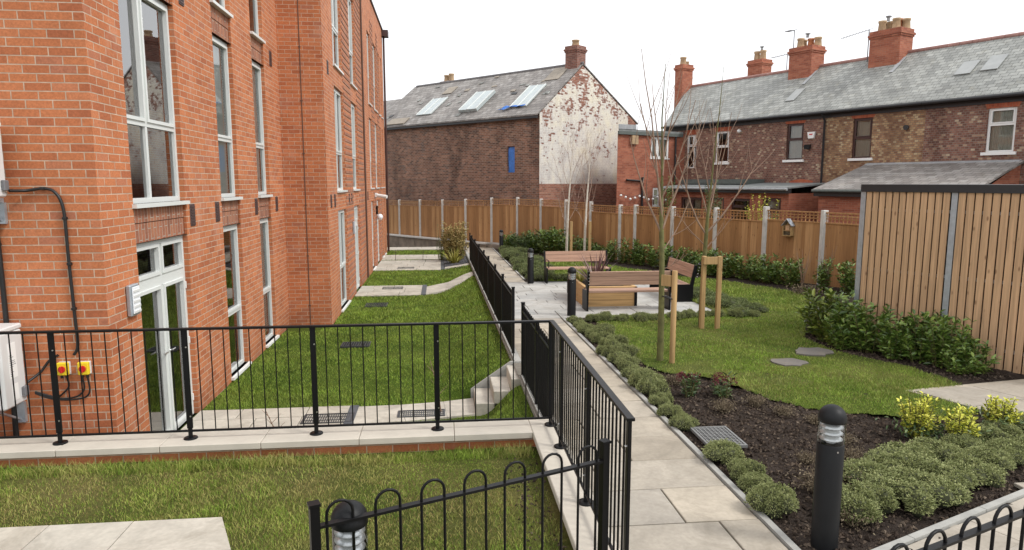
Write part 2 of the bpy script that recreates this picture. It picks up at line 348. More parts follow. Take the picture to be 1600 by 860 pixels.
M['blade_yard']=blade_mat('yard_blade',[(.14,.235,.026),(.225,.33,.04),(.31,.40,.07)],(.24,.25,.06),.4)
M['blade_near']=blade_mat('near_blade',[(.115,.20,.02),(.20,.295,.035),(.29,.36,.06)],(.42,.33,.13),.7)
def leaf_mat(name,pal,rough=.45,spec=.4,sub=0.0):
    m,nt,b=new_mat(name); r=island(nt); P=objco(nt)
    f=mth(nt,'ADD',mth(nt,'MULTIPLY',r,.65),mth(nt,'MULTIPLY',noi(nt,P,5,3),.4))
    setc(nt,b,ramp(nt,f,pal)); b.inputs['Roughness'].default_value=rough; b.inputs['Specular IOR Level'].default_value=spec; return m
M['hebe']=leaf_mat('grey_green_hebe',[(.2,(.17,.195,.075)),(.5,(.27,.30,.125)),(.75,(.37,.39,.18)),(.95,(.50,.48,.22))],.65,.2)
M['hebe_core']=plain('shaded_core',(.045,.05,.022),.95,var=.4,vs=20,bmp=.8,bs=30)  # dark core tone: shade inside the clump put into the colour
M['juniper']=leaf_mat('dark_juniper',[(.2,(.11,.145,.055)),(.55,(.20,.24,.10)),(.9,(.31,.34,.155))],.65,.2)
M['laurel']=leaf_mat('laurel_leaf',[(.2,(.045,.09,.016)),(.5,(.11,.185,.03)),(.75,(.18,.26,.05)),(.93,(.26,.32,.07)),(1,(.42,.38,.10))],.32,.5)
M['laurel_light']=leaf_mat('light_laurel_leaf',[(.2,(.06,.10,.02)),(.5,(.13,.18,.03)),(.9,(.26,.30,.05))],.35,.5)
M['golden']=leaf_mat('golden_leaf',[(.2,(.33,.38,.04)),(.5,(.56,.56,.07)),(.9,(.78,.74,.16))],.5,.3)
M['redleaf']=leaf_mat('dark_red_buds',[(.2,(.08,.018,.022)),(.6,(.16,.035,.04)),(.95,(.24,.06,.06))],.5,.3)
M['greenleaf']=leaf_mat('mid_green_leaf',[(.2,(.04,.075,.025)),(.6,(.085,.13,.04)),(.95,(.15,.20,.07))],.4,.4)
M['brownleaf']=leaf_mat('brownish_leaf',[(.2,(.19,.14,.05)),(.5,(.34,.26,.10)),(.9,(.50,.40,.17))],.6,.2)
M['drytwig']=leaf_mat('dry_twig',[(.2,(.10,.075,.05)),(.6,(.19,.15,.10)),(.95,(.30,.25,.17))],.8,.1)
M['phormium']=leaf_mat('bronze_phormium',[(.2,(.07,.03,.03)),(.5,(.13,.065,.06)),(.9,(.24,.16,.14))],.4,.4)
M['yucca']=leaf_mat('yellow_green_blade',[(.2,(.16,.17,.03)),(.5,(.30,.29,.05)),(.9,(.45,.40,.10))],.45,.4)
M['bark_green']=plain('green_lichened_bark',(.125,.12,.04),.85,var=.45,vs=9,bmp=.4)
M['twig']=plain('brown_twig',(.25,.165,.115),.8,var=.3,vs=6)
M['twig_dark']=plain('dark_twig',(.085,.055,.05),.8,var=.3,vs=6)
M['birch']=plain('white_birch_bark',(.60,.55,.47),.7,var=.25,vs=12,bmp=.2)
M['gravel']=soil_mat('grey_gravel',(.08,.08,.085),(.17,.17,.18),2)
M['stone_old']=plain('old_stone',(.22,.18,.14),.9,var=.4,vs=3,bmp=.6,bs=12)
M['clod']=leaf_mat('soil_clods',[(.1,(.012,.009,.007)),(.5,(.055,.041,.033)),(.76,(.10,.075,.056)),(.90,(.19,.15,.115)),(1,(.45,.40,.34))],.95,.05)
M['meshgrey']=plain('grey_steel_mesh',(.20,.20,.195),.6,metal=.2,var=.2)
M['rooflight']=plain('dull_rooflight',(.31,.32,.31),.35,var=.15,vs=2)
# ------------------------------------------------------------------ walls with real openings
def wall(mb,O,t,n,u0,u1,z0,z1,ops=()):
    """sheet of wall on the line O + u*t, openings (ua,ub,za,zb,depth) cut out with their reveals"""
    O=Vector(O);t=Vector(t).normalized();n=Vector(n).normalized()
    us=sorted({u0,u1}|{o[0] for o in ops}|{o[1] for o in ops}); zs=sorted({z0,z1}|{o[2] for o in ops}|{o[3] for o in ops})
    P=lambda u,z,d=0: O+t*u+V(0,0,z)-n*d
    for i in range(len(us)-1):
        for j in range(len(zs)-1):
            cu=(us[i]+us[i+1])/2; cz=(zs[j]+zs[j+1])/2
            if any(o[0]<cu<o[1] and o[2]<cz<o[3] for o in ops): continue
            mb.quad(P(us[i],zs[j]),P(us[i+1],zs[j]),P(us[i+1],zs[j+1]),P(us[i],zs[j+1]))
    for o in ops:
        a,b,c,d,k=o
        mb.quad(P(a,c),P(a,d),P(a,d,k),P(a,c,k)); mb.quad(P(b,c),P(b,c,k),P(b,d,k),P(b,d))
        mb.quad(P(a,c),P(a,c,k),P(b,c,k),P(b,c)); mb.quad(P(a,d),P(b,d),P(b,d,k),P(a,d,k))
def frame_bar(mb,O,t,n,ua,ub,za,zb,d0,d1):
    mb.obox(Vector(O)+Vector(t)*ua+V(0,0,za)-Vector(n)*d1,Vector(t)*(ub-ua),Vector(n)*(d1-d0),(0,0,zb-za))
def window(parent,O,t,n,ua,ub,za,zb,mat='upvc',depth=.1,mull=(),trans=(.37,),sill=True,blind=None,curtain=False,fw=.055,open_part=None,sillmat=None,door=False):
    O=Vector(O);t=Vector(t).normalized();n=Vector(n).normalized()
    f=MB(); d0,d1=depth-.035,depth+.035; bot=.06 if not door else .04
    frame_bar(f,O,t,n,ua,ua+fw,za,zb,d0,d1); frame_bar(f,O,t,n,ub-fw,ub,za,zb,d0,d1)
    frame_bar(f,O,t,n,ua+fw,ub-fw,za,za+bot,d0,d1); frame_bar(f,O,t,n,ua+fw,ub-fw,zb-fw,zb,d0,d1)
    xs=[ua+fw]+[ua+(ub-ua)*q for q in mull]+[ub-fw]
    for q in mull: frame_bar(f,O,t,n,ua+(ub-ua)*q-fw*.5,ua+(ub-ua)*q+fw*.5,za+bot,zb-fw,d0+.004,d1-.004)
    for k,q in enumerate(trans):
        z=za+(zb-za)*q; frame_bar(f,O,t,n,ua+fw,ub-fw,z-fw*.5,z+fw*.5,d0+.002,d1-.002)
        # the opening sash stands a little proud of the frame
    w=f.build('door' if door else 'window',M[mat],parent)
    s=MB(); zs=[za+bot]+[za+(zb-za)*q for q in trans]+[zb-fw]
    for i in range(len(xs)-1):
        for j in range(len(zs)-1):
            if j==len(zs)-2 or door:
                a,b,c,d=xs[i]+(.0 if i==0 else fw*.5),xs[i+1]-(0 if i==len(xs)-2 else fw*.5),zs[j]+(0 if j==0 else fw*.5),zs[j+1]-(0 if j==len(zs)-2 else fw*.5)
                k=.04
                for q in ((a,a+k,c,d),(b-k,b,c,d),(a+k,b-k,c,c+k),(a+k,b-k,d-k,d)): frame_bar(s,O,t,n,*q,d0-.016,d1-.03)
    s.build('sash',M[mat],w)
    p=MB(); P=lambda u,z,d: O+t*u+V(0,0,z)-n*d
    ql,qr=(ua+fw*.5,ub-fw*.5) if t.cross(V(0,0,1)).dot(n)>0 else (ub-fw*.5,ua+fw*.5)      # pane faces outward
    p.quad(P(ql,za+.03,depth),P(qr,za+.03,depth),P(qr,zb-.03,depth),P(ql,zb-.03,depth)); p.build('pane',M['glass' if mat=='upvc' and not blind else 'glass_old'],w)
    if sill:
        s=MB(); s.obox(P(ua-.03,za-.045,depth),t*(ub-ua+.06),n*(depth+.05),(0,0,.045)); s.build('sill',M[sillmat or mat],w)
    if blind:
        s=MB(); h=(zb-za)*blind; k=int(h/.045)
        for i in range(k):
            z=zb-.04-i*.045; a=P(ua+.04,z,depth+.055); s.obox(a,t*(ub-ua-.08),-n*.010+V(0,0,-.044),n*.0015+V(0,0,.001))
        s.build('blind',M['blind'],w)
    if curtain:
        s=MB(); m_=28; A=[];B=[]
        for i in range(m_+1):
            u=ua+.03+(ub-ua-.06)*i/m_; d=depth+.09+.025*math.sin(i*1.9); A.append(P(u,za+.03,d));B.append(P(u,zb-.03,d))
        s.add(A+B,[(i,i+1,m_+2+i,m_+1+i) for i in range(m_)],True); s.build('curtain',M['net'],w)
    return w

# ------------------------------------------------------------------ sky, ground, levels
bld=thing('apartment_building','modern three storey red brick apartment building with tall pale framed windows','apartment building',(-3.35,7.1,-.65))
GF,Y0,Y1,YE=-.65,7.1,15.1,31.0; XA,XB=-3.35,-2.43; TOP=9.0
opsA=[];opsB=[]
wa=MB()
winA=[(7.86,9.40),(10.90,11.85),(13.05,13.92)]
for i,(a,b) in enumerate(winA):
    opsA+= [(a-Y0,b-Y0,GF+(.0 if i==0 else .07),1.82,.12),(a-Y0,b-Y0,1.82,2.26,.035),(a-Y0,b-Y0,2.26,4.72,.12),(a-Y0,b-Y0,4.72,5.18,.035),(a-Y0,b-Y0,5.18,7.62,.12)]
wall(wa,(XA,Y0,0),(0,1,0),(1,0,0),0,Y1-Y0,-1.2,TOP,opsA)
winB=[(16.55,17.98),(19.55,20.80),(24.40,25.32),(26.45,27.55),(28.45,29.05),(29.65,30.15)]
doorB=[0,1,0,1,0,0]
for i,(a,b) in enumerate(winB):
    opsB+= [(a-Y1,b-Y1,GF+(0 if doorB[i] else .07),1.83,.12),(a-Y1,b-Y1,2.30,4.74,.12),(a-Y1,b-Y1,5.22,7.66,.12)]
wall(wa,(XB,Y1,0),(0,1,0),(1,0,0),0,YE-Y1,-1.2,TOP,opsB)
wall(wa,(XA,Y0,0),(-1,0,0),(0,-1,0),0,7.0,-1.2,TOP)
wall(wa,(XA,Y1,0),(1,0,0),(0,-1,0),0,XB-XA,-1.2,TOP)
wall(wa,(XB,YE,0),(-1,0,0),(0,1,0),0,8.0,-1.2,TOP)
wall(wa,(-10.4,Y0,0),(0,1,0),(-1,0,0),0,YE-Y0,-1.2,TOP)
wa.build('wall',M['brick'],bld)
r=MB(); r.prism([(-10.3,Y0+.1),(XA-.1,Y0+.1),(XA-.1,Y1+.1),(XB-.1,Y1+.1),(XB-.1,YE-.1),(-10.3,YE-.1)],8.55,8.7); r.build('roof',M['felt'],bld)
pc=MB()
for (x0,x1,y0,y1) in ((XA-.25,XA+.05,Y0-.05,Y1-.05),(XB-.25,XB+.05,Y1-.05,YE+.05)): pc.box(x0,x1,y0,y1,TOP,TOP+.06)
pc.box(-10.4,XA-.25,Y0-.05,Y0+.25,TOP,TOP+.06); pc.build('parapet_coping',M['darkpaint'],bld)
bb=MB(); bb.box(XB+.003,XB+.28,YE-.35,YE+.12,8.72,8.98); bb.build('eaves_box',M['maroon'],bld)
dp=MB(); dp.tube([(XB+.07,YE-.1,8.72),(XB+.07,YE-.1,-.6)],.045,8); dp.build('drainpipe',M['maroon'],bld)
fl=MB()
for z in (GF-.05,2.15,5.05): fl.box(-10.3,XA-.14,Y0+.14,YE-.14,z,z+.08)
fl.build('floor_slab',M['inside'],bld)
jt=MB(); jt.box(-2.905,-2.885,Y1-.006,Y1+.01,-.64,TOP-.02)
for z in (-.2,.9,2.0,3.1,4.2,5.3,6.4): jt.box(-2.92,-2.87,Y1-.012,Y1+.01,z,z+.02)
jt.build('movement_joint',M['mastic'],bld)
jt=MB(); jt.tube([(XB+.035,22.45,-.6),(XB+.035,22.45,TOP-.1)],.03,6); jt.build('rainwater_pipe',M['mastic'],bld)
tA,nA=(0,1,0),(1,0,0)
for i,(a,b) in enumerate(winA):
    for z0,z1 in ((1.82,2.26),(4.72,5.18)):
        p=MB(); zm=(z0+z1)/2
        for za,zb in ((z0,zm-.005),(zm+.005,z1)): p.box(XA-.12,XA-.038+(.006 if za>z0 else 0),a+.004,b-.004,za,zb)
        p.build('brick_panel',M['brick_soldier'],bld)
    for z0,z1 in ((2.26,4.72),(5.18,7.62)):
        window(bld,(XA,0,0),tA,nA,a,b,z0,z1,mull=(.42,) if i==0 else (),blind=None if i==0 else (1.0 if z0<3 else .6),sill=True)
    if i: window(bld,(XA,0,0),tA,nA,a,b,GF+.07,1.82,mull=(),trans=(.40,),blind=.95 if i==2 else None,sillmat='white')
def glazed_door(a,b,x,name_side=1):
    # transom light of two panes over a pair of glazed leaves
    w=window(bld,(x,0,0),tA,nA,a,b,1.33,1.82,mull=(.5,),trans=(),sill=False)
    d=window(bld,(x,0,0),tA,nA,a,b,GF,1.33,mull=(.5,),trans=(),sill=False,fw=.075,door=True)
    m_=(a+b)/2
    for s in (-1,1):
        h=MB(); y=m_+s*.055; h.box(x-.075,x-.06,y-.017,y+.017,.28,.52); h.tube([(x-.06,y,.42),(x-.025,y,.42),(x-.02,y+s*.11,.42)],.009,6)
        h.build('handle',M['bolt'],d)
    s=MB(); s.box(x-.12,x+.10,a-.05,b+.05,GF-.05,GF+.0); s.build('threshold',M['white'],d)
    for z in (-.45,.35,1.1): hd=MB(); hd.box(x-.066,x-.045,b-.05,b-.02,z,z+.09); hd.build('hinge',M['white'],d)
glazed_door(7.86,9.40,XA)
for i,(a,b) in enumerate(winB):
    mu=(.45,) if b-a>1.2 else ()
    for z0,z1 in ((2.30,4.74),(5.22,7.66)): window(bld,(XB,0,0),tA,nA,a,b,z0,z1,mull=mu,blind=(None,.5,None,.8,.5,None)[i])
    if doorB[i]: glazed_door(a,b,XB)
    else: window(bld,(XB,0,0),tA,nA,a,b,GF+.07,1.83,mull=mu,trans=(.4,),sillmat='white')
# projecting courses between the wing's windows
for (a,b) in ((18.05,19.48),(20.88,22.3),(25.4,26.38),(27.62,28.38)):
    z=-.55; tx=MB()
    while z<8.2:
        tx.box(XB-.02,XB+.014,a,b,z,z+.070); z+=.164
    tx.build('projecting_brick_course',M['brick_soldier'],bld)
for (x,y,z) in [(XA,9.62,2.06),(XA,10.66,2.06),(XA,12.86,2.06),(XA,14.42,2.06),(XA,14.45,4.95),(XA,9.7,4.95),(XB,15.55,2.08),(XB,16.1,2.08),(XB,18.6,2.05),(XB,19.1,2.05),(XB,15.7,5.0),(XB,23.3,2.05)]:
    a=MB(); a.cbox(x-.02,x+.012,y-.085,y+.085,z-.15,z+.15,.006)
    for k in range(7): a.box(x+.012,x+.02,y-.07,y+.07,z-.125+k*.038,z-.107+k*.038)
    a.build('air_brick',M['vent'],bld)

# things fixed to the end wall
def wall_lamp(y,x,z,label):
    L=thing('wall_light',label,'wall light',(x,y,z),'louvred bulkhead lights on the brick facade')
    b=MB(); b.cbox(x+.002,x+.055,y-.11,y+.11,z-.17,z+.17,.012); b.build('housing',M['galv'],L)
    s=MB()
    for k in range(5):
        zz=z-.13+k*.056; s.obox((x+.055,y-.07,zz),(0,.15,0),(.018,0,-.006),(0,0,.024)); 
    s.build('louvre',M['ac'],L)
    l=MB(); l.cbox(x+.056,x+.066,y-.08,y+.09,z-.145,z+.145,.004); l.build('diffuser',M['lens'],L)
wall_lamp(7.62,XA,1.24,'grey louvred bulkhead light beside the nearest glazed double door')
wall_lamp(19.2,XB,1.25,'small louvred light on the wing wall beside its first glazed door')
L=thing('security_light','white globe lamp on the far end of the brick wing','wall light',(XB,26.1,1.3))
b=MB(); b.lathe((XB+.14,26.1,1.2),[(0,-.12),(.08,-.09),(.12,0),(.08,.09),(0,.12)],14); b.build('globe',M['lens'],L)
b=MB(); b.cbox(XB+.002,XB+.07,26.02,26.18,1.3,1.62,.01); b.build('bracket',M['black'],L)
L=thing('security_camera','white security camera on a bracket at the far end of the brick wing','camera',(XB,25.9,2.0))
b=MB(); b.tube([(XB+.05,25.85,2.02),(XB+.45,25.7,1.96)],.065,10); b.build('body',M['white'],L)
b=MB(); b.cbox(XB+.002,XB+.09,25.78,25.92,1.95,2.1,.01); b.build('bracket',M['white'],L)

def ac_unit(z0,z1,label):
    x0,x1,y0,y1=-5.0,-4.1,6.63,6.97
    A=thing('air_conditioner',label,'air conditioner',(x0,y1,z0),'outdoor air conditioning units on the end wall')
    b=MB(); b.cbox(x0,x1,y0,y1,z0,z1-.05,.015); b.build('casing',M['ac'],A)
    b=MB(); b.cbox(x0-.006,x1+.006,y0-.006,y1+.006,z1-.05,z1,.012); b.build('lid',M['ac'],A)
    b=MB(); b.box(x1,x1+.002,y0+.10,y0+.22,z0+.28,z1-.16); b.box(x1,x1+.002,y0+.12,y0+.21,z0+.06,z0+.22)
    la=b.build('rating_label',M['paper'],A)
    tx=MB(); rr=random.Random(4)
    for k in range(12): tx.box(x1+.002,x1+.0025,y0+.11,y0+.13+rr.random()*.08,z0+.30+k*.018,z0+.306+k*.018)
    tx.build('print',M['ac_dark'],la)
    fan=MB(); c=V((x0+x1)/2-.1,y0-.012,(z0+z1)/2-.02)
    for rad in (.06,.12,.18,.24,.29): fan.tube([c+V(rad*math.cos(a),0,rad*math.sin(a)) for a in [k*math.pi/16 for k in range(33)]],.004,5,False)
    for k in range(8): fan.tube([c,c+V(.29*math.cos(k*.785),0,.29*math.sin(k*.785))],.004,5)
    fan.build('fan_grille',M['ac_dark'],A)
    for x in (x0+.12,x1-.16):
        b=MB(); b.box(x,x+.045,y0+.0,7.098,z0-.055,z0-.012); b.box(x-.02,x+.065,7.06,7.097,z0-.26,z0-.055)
        b.obox((x+.01,y0+.12,z0-.06),(.025,0,0),(0,.0,.02),(0,7.06-y0-.12,-.18))
        b.build('bracket',M['galv'],A)
    b=MB()
    for x in (x0+.13,x1-.15):
        for y in (y0+.05,y1-.06): b=MB(); b.cbox(x,x+.03,y,y+.03,z0-.012,z0+.002,.002); b.build('rubber_foot',M['ac_dark'],A)
    b=MB(); b.cbox(x1+.001,x1+.035,y1-.09,y1-.02,z0+.06,z0+.16,.006); b.build('valve_cover',M['ac_dark'],A)
ac_unit(.36,1.14,'pale grey air conditioner low on the end wall, behind the black railing')
ac_unit(2.36,3.06,'pale grey air conditioner high on the end wall, above the railing')
yw=7.1
def cable(name,pts,r,label,clips=()):
    T=thing(name,label,name.replace('_',' '),pts[0])
    # smooth the run
    P=[Vector(p) for p in pts]; Q=[P[0]]
    for i in range(len(P)-1):
        a=P[max(i-1,0)];b=P[i];c=P[i+1];d=P[min(i+2,len(P)-1)]
        for k in range(1,7):
            s=k/6; Q.append(.5*((2*b)+(c-a)*s+(2*a-5*b+4*c-d)*s*s+(3*b-a-3*c+d)*s**3))
    m_=MB(); m_.tube(Q,r,8); m_.build('cable_run',M['cable'],T)
    if clips:
        for p in clips: c=MB(); c.cbox(p[0]-.018,p[0]+.018,yw-.05,yw-.002,p[2]-.014,p[2]+.014,.004); c.build('clip',M['cable'],T)
cable('power_cable',[(-4.06,6.93,2.42),(-3.98,7.06,2.42),(-3.82,7.075,2.44),(-3.72,7.075,2.39),(-3.665,7.075,2.22),(-3.66,7.075,1.78),(-3.65,7.075,1.2),(-3.645,7.075,.88),(-3.69,7.075,.78)],.015,'black cable looping from the upper air conditioner down to the yellow switches',[(-3.66,0,2.15),(-3.655,0,1.7),(-3.65,0,1.25),(-3.84,0,2.44)])
cable('refrigerant_pipe',[(-4.30,7.07,2.3),(-4.29,7.07,1.8),(-4.29,7.07,.9),(-4.31,7.07,-.2)],.024,'black lagged pipe running straight down beside the air conditioners',[(-4.29,0,1.1),(-4.29,0,1.9)])
def isolator(x,z,label):
    T=thing('isolator_switch',label,'switch',(x,yw,z),'yellow rotary switches on the end wall')
    b=MB(); b.cbox(x-.052,x+.052,yw-.075,yw-.03,z-.065,z+.065,.008); b.build('cover',M['yellow'],T)
    b=MB(); b.cbox(x-.052,x+.052,yw-.03,yw-.002,z-.065,z+.065,.004); b.build('back_box',M['ac'],T)
    k=MB(); k.tube([(x,yw-.075,z),(x,yw-.088,z)],.033,16); k.box(x-.009,x+.009,yw-.104,yw-.087,z-.032,z+.032); k.build('rotary_knob',M['red'],T)
    for dx in (-.025,.025): gl_=MB(); gl_.tube([(x+dx,yw-.04,z-.065),(x+dx,yw-.04,z-.10)],.013,8); gl_.build('cable_gland',M['cable'],T)
isolator(-3.79,.645,'left yellow switch with red knob, half behind the railing post')
isolator(-3.595,.645,'right yellow switch with red knob, clear of the railing post')
for k,(a,lab) in enumerate(((-3.765,'thin black cable from the left yellow switch to the lower air conditioner'),(-3.62,'thin black cable from the inner side of the right yellow switch to the unit'),(-3.57,'thin black cable from the outer side of the right yellow switch to the unit'))):
    dz=k*.03
    cable('switch_cable',[(a,7.06,.545),(a,7.07,.45-dz),(a-.09,7.075,.36-dz*.6),(-3.9,7.075,.345-dz*.4),(-4.07,7.04,.42-dz*.3)],.009,lab)
cable('hose',[(-4.07,6.94,.55),(-4.0,7.04,.62),(-3.93,7.07,.72),(-3.84,7.075,.78)],.013,'ribbed black hose curving up from the lower air conditioner')
# ------------------------------------------------------------------ ground levels
def sstep(a,b,x):
    t=np.clip((np.asarray(x)-a)/(b-a),0,1); return t*t*(3-2*t)
def gA(y): return -0.02*np.maximum(y-4.0,0)
# fence posts, right to left: x, y, top
FP=[(11.9,11.3,1.85),(11.3,13.0,1.85),(10.5,14.75,1.84),(9.78,16.5,1.79),(9.02,18.12,1.83),(8.28,19.8,1.74),(7.53,21.5,1.72),(6.78,23.2,1.72),(6.42,23.9,1.70),(5.72,25.6,1.77),(5.07,27.3,1.80),(4.30,29.0,1.80),(3.46,30.6,1.83),(2.40,32.1,1.78),(1.22,33.45,1.69),(.10,34.85,1.63),(-1.08,36.25,1.60),(-2.24,37.7,1.56),(-3.4,39.1,1.56)]
def fence_d(x,y):               # distance to the fence line
    d=np.full(np.shape(x),99.)
    for a,b in zip(FP[:-1],FP[1:]):
        ax,ay,bx,by=a[0],a[1],b[0],b[1]; L2=(bx-ax)**2+(by-ay)**2
        t=np.clip(((x-ax)*(bx-ax)+(y-ay)*(by-ay))/L2,0,1); d=np.minimum(d,np.hypot(x-ax-t*(bx-ax),y-ay-t*(by-ay)))
    return d
def berm(x,y):                  # the border rises gently to the foot of the fence
    return .12*sstep(2.6,.5,fence_d(x,y))*sstep(29.5,26,y)
def yardz(x,y):                 # lower lawn, banked up to the garden path on its right
    near=sstep(7.4,8.7,y)*sstep(9.80,9.64,y); a_=-.25+.75*near; s=sstep(0,1,(x-a_)/(1.06-a_)); top=gA(y)-.10
    return GF+s*np.maximum(top-GF,0)*.92
def bumpy(x,y,a,sc):
    return a*(np.sin(x*sc*1.7+np.cos(y*sc*1.1)*2)+np.sin(y*sc*2.3+np.cos(x*sc*.9)*2.2)+.6*np.sin(x*sc*5.1+y*sc*4.3))/2.6
def grid_sheet(name,x0,x1,y0,y1,step,zf,mat,kind='structure',parent=None,mask=None,smooth=True):
    nx=max(2,int((x1-x0)/step)+1); ny=max(2,int((y1-y0)/step)+1)
    X,Y=np.meshgrid(np.linspace(x0,x1,nx),np.linspace(y0,y1,ny)); Z=zf(X,Y)
    v=np.stack([X.ravel(),Y.ravel(),Z.ravel()],1); i=np.arange(nx*ny).reshape(ny,nx)
    f=np.stack([i[:-1,:-1].ravel(),i[:-1,1:].ravel(),i[1:,1:].ravel(),i[1:,:-1].ravel()],1)
    if mask is not None:
        c=v[f].mean(1); f=f[mask(c[:,0],c[:,1])]
    o=np_mesh(name,v,f,mat,parent,smooth); 
    if kind: o['kind']=kind
    return o
def inpoly(px,py,poly):
    r=np.zeros(px.shape,bool); n=len(poly); j=n-1
    for i in range(n):
        xi,yi=poly[i]; xj,yj=poly[j]
        c=((yi>py)!=(yj>py))&(px<(xj-xi)*(py-yi)/((yj-yi)+1e-12)+xi); r^=c; j=i
    return r
def smooth_poly(P,k=5):
    n=len(P); Q=[]
    for i in range(n):
        a,b,c,d=(np.array(P[(i+q-1)%n],float) for q in range(4))
        for j in range(k):
            s=j/k; Q.append(tuple(.5*((2*b)+(c-a)*s+(2*a-5*b+4*c-d)*s*s+(3*b-a-3*c+d)*s**3)))
    return Q
gm=MB(); gm.add([(-400,-120,-1.0),(400,-120,-1.0),(400,600,-1.0),(-400,600,-1.0)],[(0,1,2,3)]); gm.build('ground',M['ground'])['kind']='structure'
# soil of the garden beds (right of the railing wall)
def soilz(x,y): return gA(y)-.012+bumpy(x,y,.010,3.0)+np.where((x>2.55)&(y<8.6),bumpy(x+3,y*1.1,.022,5.5)+bumpy(x*1.3,y+9,.015,13),0)*sstep(2.42,2.7,x)
grid_sheet('bed_soil',2.40,9.6,3.8,13.4,.06,soilz,M['soil'],mask=lambda x,y:(y-3.86)>(x-2.42)*.4088-.10)
def soil_b(x,y): return gA(y)-.012+bumpy(x,y,.010,3.0)+berm(x,y)
grid_sheet('border_soil',1.14,16,13.4,39,.25,soil_b,M['soil'])
grid_sheet('far_bed_soil',9.6,16,4.0,13.4,.25,soil_b,M['soil'])
# the lawn of the garden
LAWN=smooth_poly([(2.95,12.4),(2.86,11.2),(2.84,9.9),(3.0,8.85),(3.5,8.42),(3.75,7.8),(4.05,7.15),(4.55,6.82),(5.1,6.66),(5.75,6.62),(6.5,7.3),(6.55,8.6),(6.15,9.6),(6.15,10.7),(7.0,12.2),(8.4,14.2),(8.45,15.9),(7.95,17.2),(7.1,18.8),(6.35,20.5),(5.4,22.7),(4.5,24.8),(3.6,24.5),(3.1,22.0),(3.0,19.6),(3.3,16)],5)
PATIO=[(1.16,13.15),(5.75,13.15),(5.75,18.85),(1.16,18.85)]
_r=random.Random(44); LAWN=[(p[0]+_r.uniform(-.045,.045),p[1]+_r.uniform(-.045,.045)) for p in LAWN]
lz=lambda x,y: gA(y)+.015+bumpy(x,y,.010,1.7)+berm(x,y)
STORE=[(5.75,7.56),(9.5,8.2),(9.5,5.5),(6.5,5.5)]
lm=lambda x,y: inpoly(x,y,LAWN)&~inpoly(x,y,STORE)&~((x<5.7)&(y>13.2)&(y<18.8))
grid_sheet('lawn',2.4,9.4,6.2,26,.06,lz,M['lawn'],mask=lm)
# yard lawn behind the coping wall, and the little lawn in front of it
yz=lambda x,y: yardz(x,y)+bumpy(x,y,.012,1.3)
YARD_HARD=[[(-3.4,8.62),(-1.30,8.62),(-1.30,9.42),(-3.4,9.42)],[(-2.45,18.9),(-.45,18.9),(-.45,20.72),(-2.45,20.72)],[(-2.45,24.4),(.12,24.4),(.12,27.6),(-2.45,27.6)],[(-2.45,27.8),(.0,27.8),(.0,29.7),(-2.45,29.7)],[(-.6,29.0),(1.1,29.0),(1.1,29.9),(-.6,29.9)]]
ARC1=[(-1.30,8.66),(-.5,8.70),(.05,8.80),(.435,8.88),(.435,9.58),(.0,9.46),(-.6,9.38),(-1.30,9.36)]
ARC2=[(-.45,19.0),(.1,19.35),(.6,20.2),(1.02,21.5),(1.02,22.5),(.7,21.9),(.2,20.9),(-.45,20.4)]
ARC3=[(.12,24.45),(.6,24.5),(1.02,24.75),(1.02,25.35),(.6,25.0),(.12,24.95)]
GRAVEL=[(.12,24.95),(.6,25.0),(1.02,25.35),(1.02,28.9),(.0,28.9),(.05,27.8)]
grid_sheet('yard_lawn',XA-.02,1.06,6.5,31.6,.08,yz,M['lawn_yard'],mask=lambda x,y:(x>XB-.02)|(y<Y1+.1))
nz=lambda x,y: -.075+bumpy(x,y,.010,2.1)
grid_sheet('front_lawn',-7,.9,1.5,6.32,.06,nz,M['lawn_near'])
# ------------------------------------------------------------------ paving
def slab_rows(name,poly_fn,rows,x0,x1,zf,mat,th=.03,gap=.013,seed=1,lens=(.45,.6,.75,.9),along='x',tilt=.003,parent=None,jit=0):
    """rows of flagstones (y0,y1 of each row); slabs outside poly_fn are left out"""
    rr=random.Random(seed); mb=MB()
    for (a,b) in rows:
        x=x0-rr.random()*.3
        while x<x1:
            L=rr.choice(lens); xa,xb=max(x,x0),min(x+L,x1); x+=L
            if xb-xa<.08: continue
            if x1-xb<.15: xb=x1; x=x1
            cx,cy=(xa+xb)/2,(a+b)/2
            if along=='y': cx,cy=cy,cx
            if poly_fn and not poly_fn(cx,cy): continue
            q=gap/2; P=[(xa+q,a+q),(xb-q,a+q),(xb-q,b-q),(xa+q,b-q)]
            if along=='y': P=[(p[1],p[0]) for p in P][::-1]
            P=[(p[0]+rr.uniform(-jit,jit),p[1]+rr.uniform(-jit,jit)) for p in P]
            dz=[rr.uniform(-tilt,tilt) for _ in P]; n=4; ch=.006
            ci=(sum(p[0] for p in P)/4,sum(p[1] for p in P)/4)
            ins=lambda p:(p[0]+(ch if p[0]<ci[0] else -ch),p[1]+(ch if p[1]<ci[1] else -ch))
            top=[(*ins(p),zf(*p)+dz[k]) for k,p in enumerate(P)]; mid=[(p[0],p[1],zf(*p)+dz[k]-.004) for k,p in enumerate(P)]; bot=[(p[0],p[1],zf(*p)-th) for p in P]
            mb.add(top+mid+bot,[(0,1,2,3)]+[(4+i,4+(i+1)%4,(i+1)%4,i) for i in range(4)]+[(8+i,8+(i+1)%4,4+(i+1)%4,4+i) for i in range(4)])
    o=mb.build(name,mat,parent); 
    if not parent: o['kind']='structure'
    return o
def rowsplit(a,b,ws,seed):
    rr=random.Random(seed); R_=[]; y=a
    while y<b-.05:
        w=rr.choice(ws); e=min(y+w,b)
        if b-e<.2: e=b
        R_.append((y,e)); y=e
    return R_
gz1=lambda x,y: g(y)
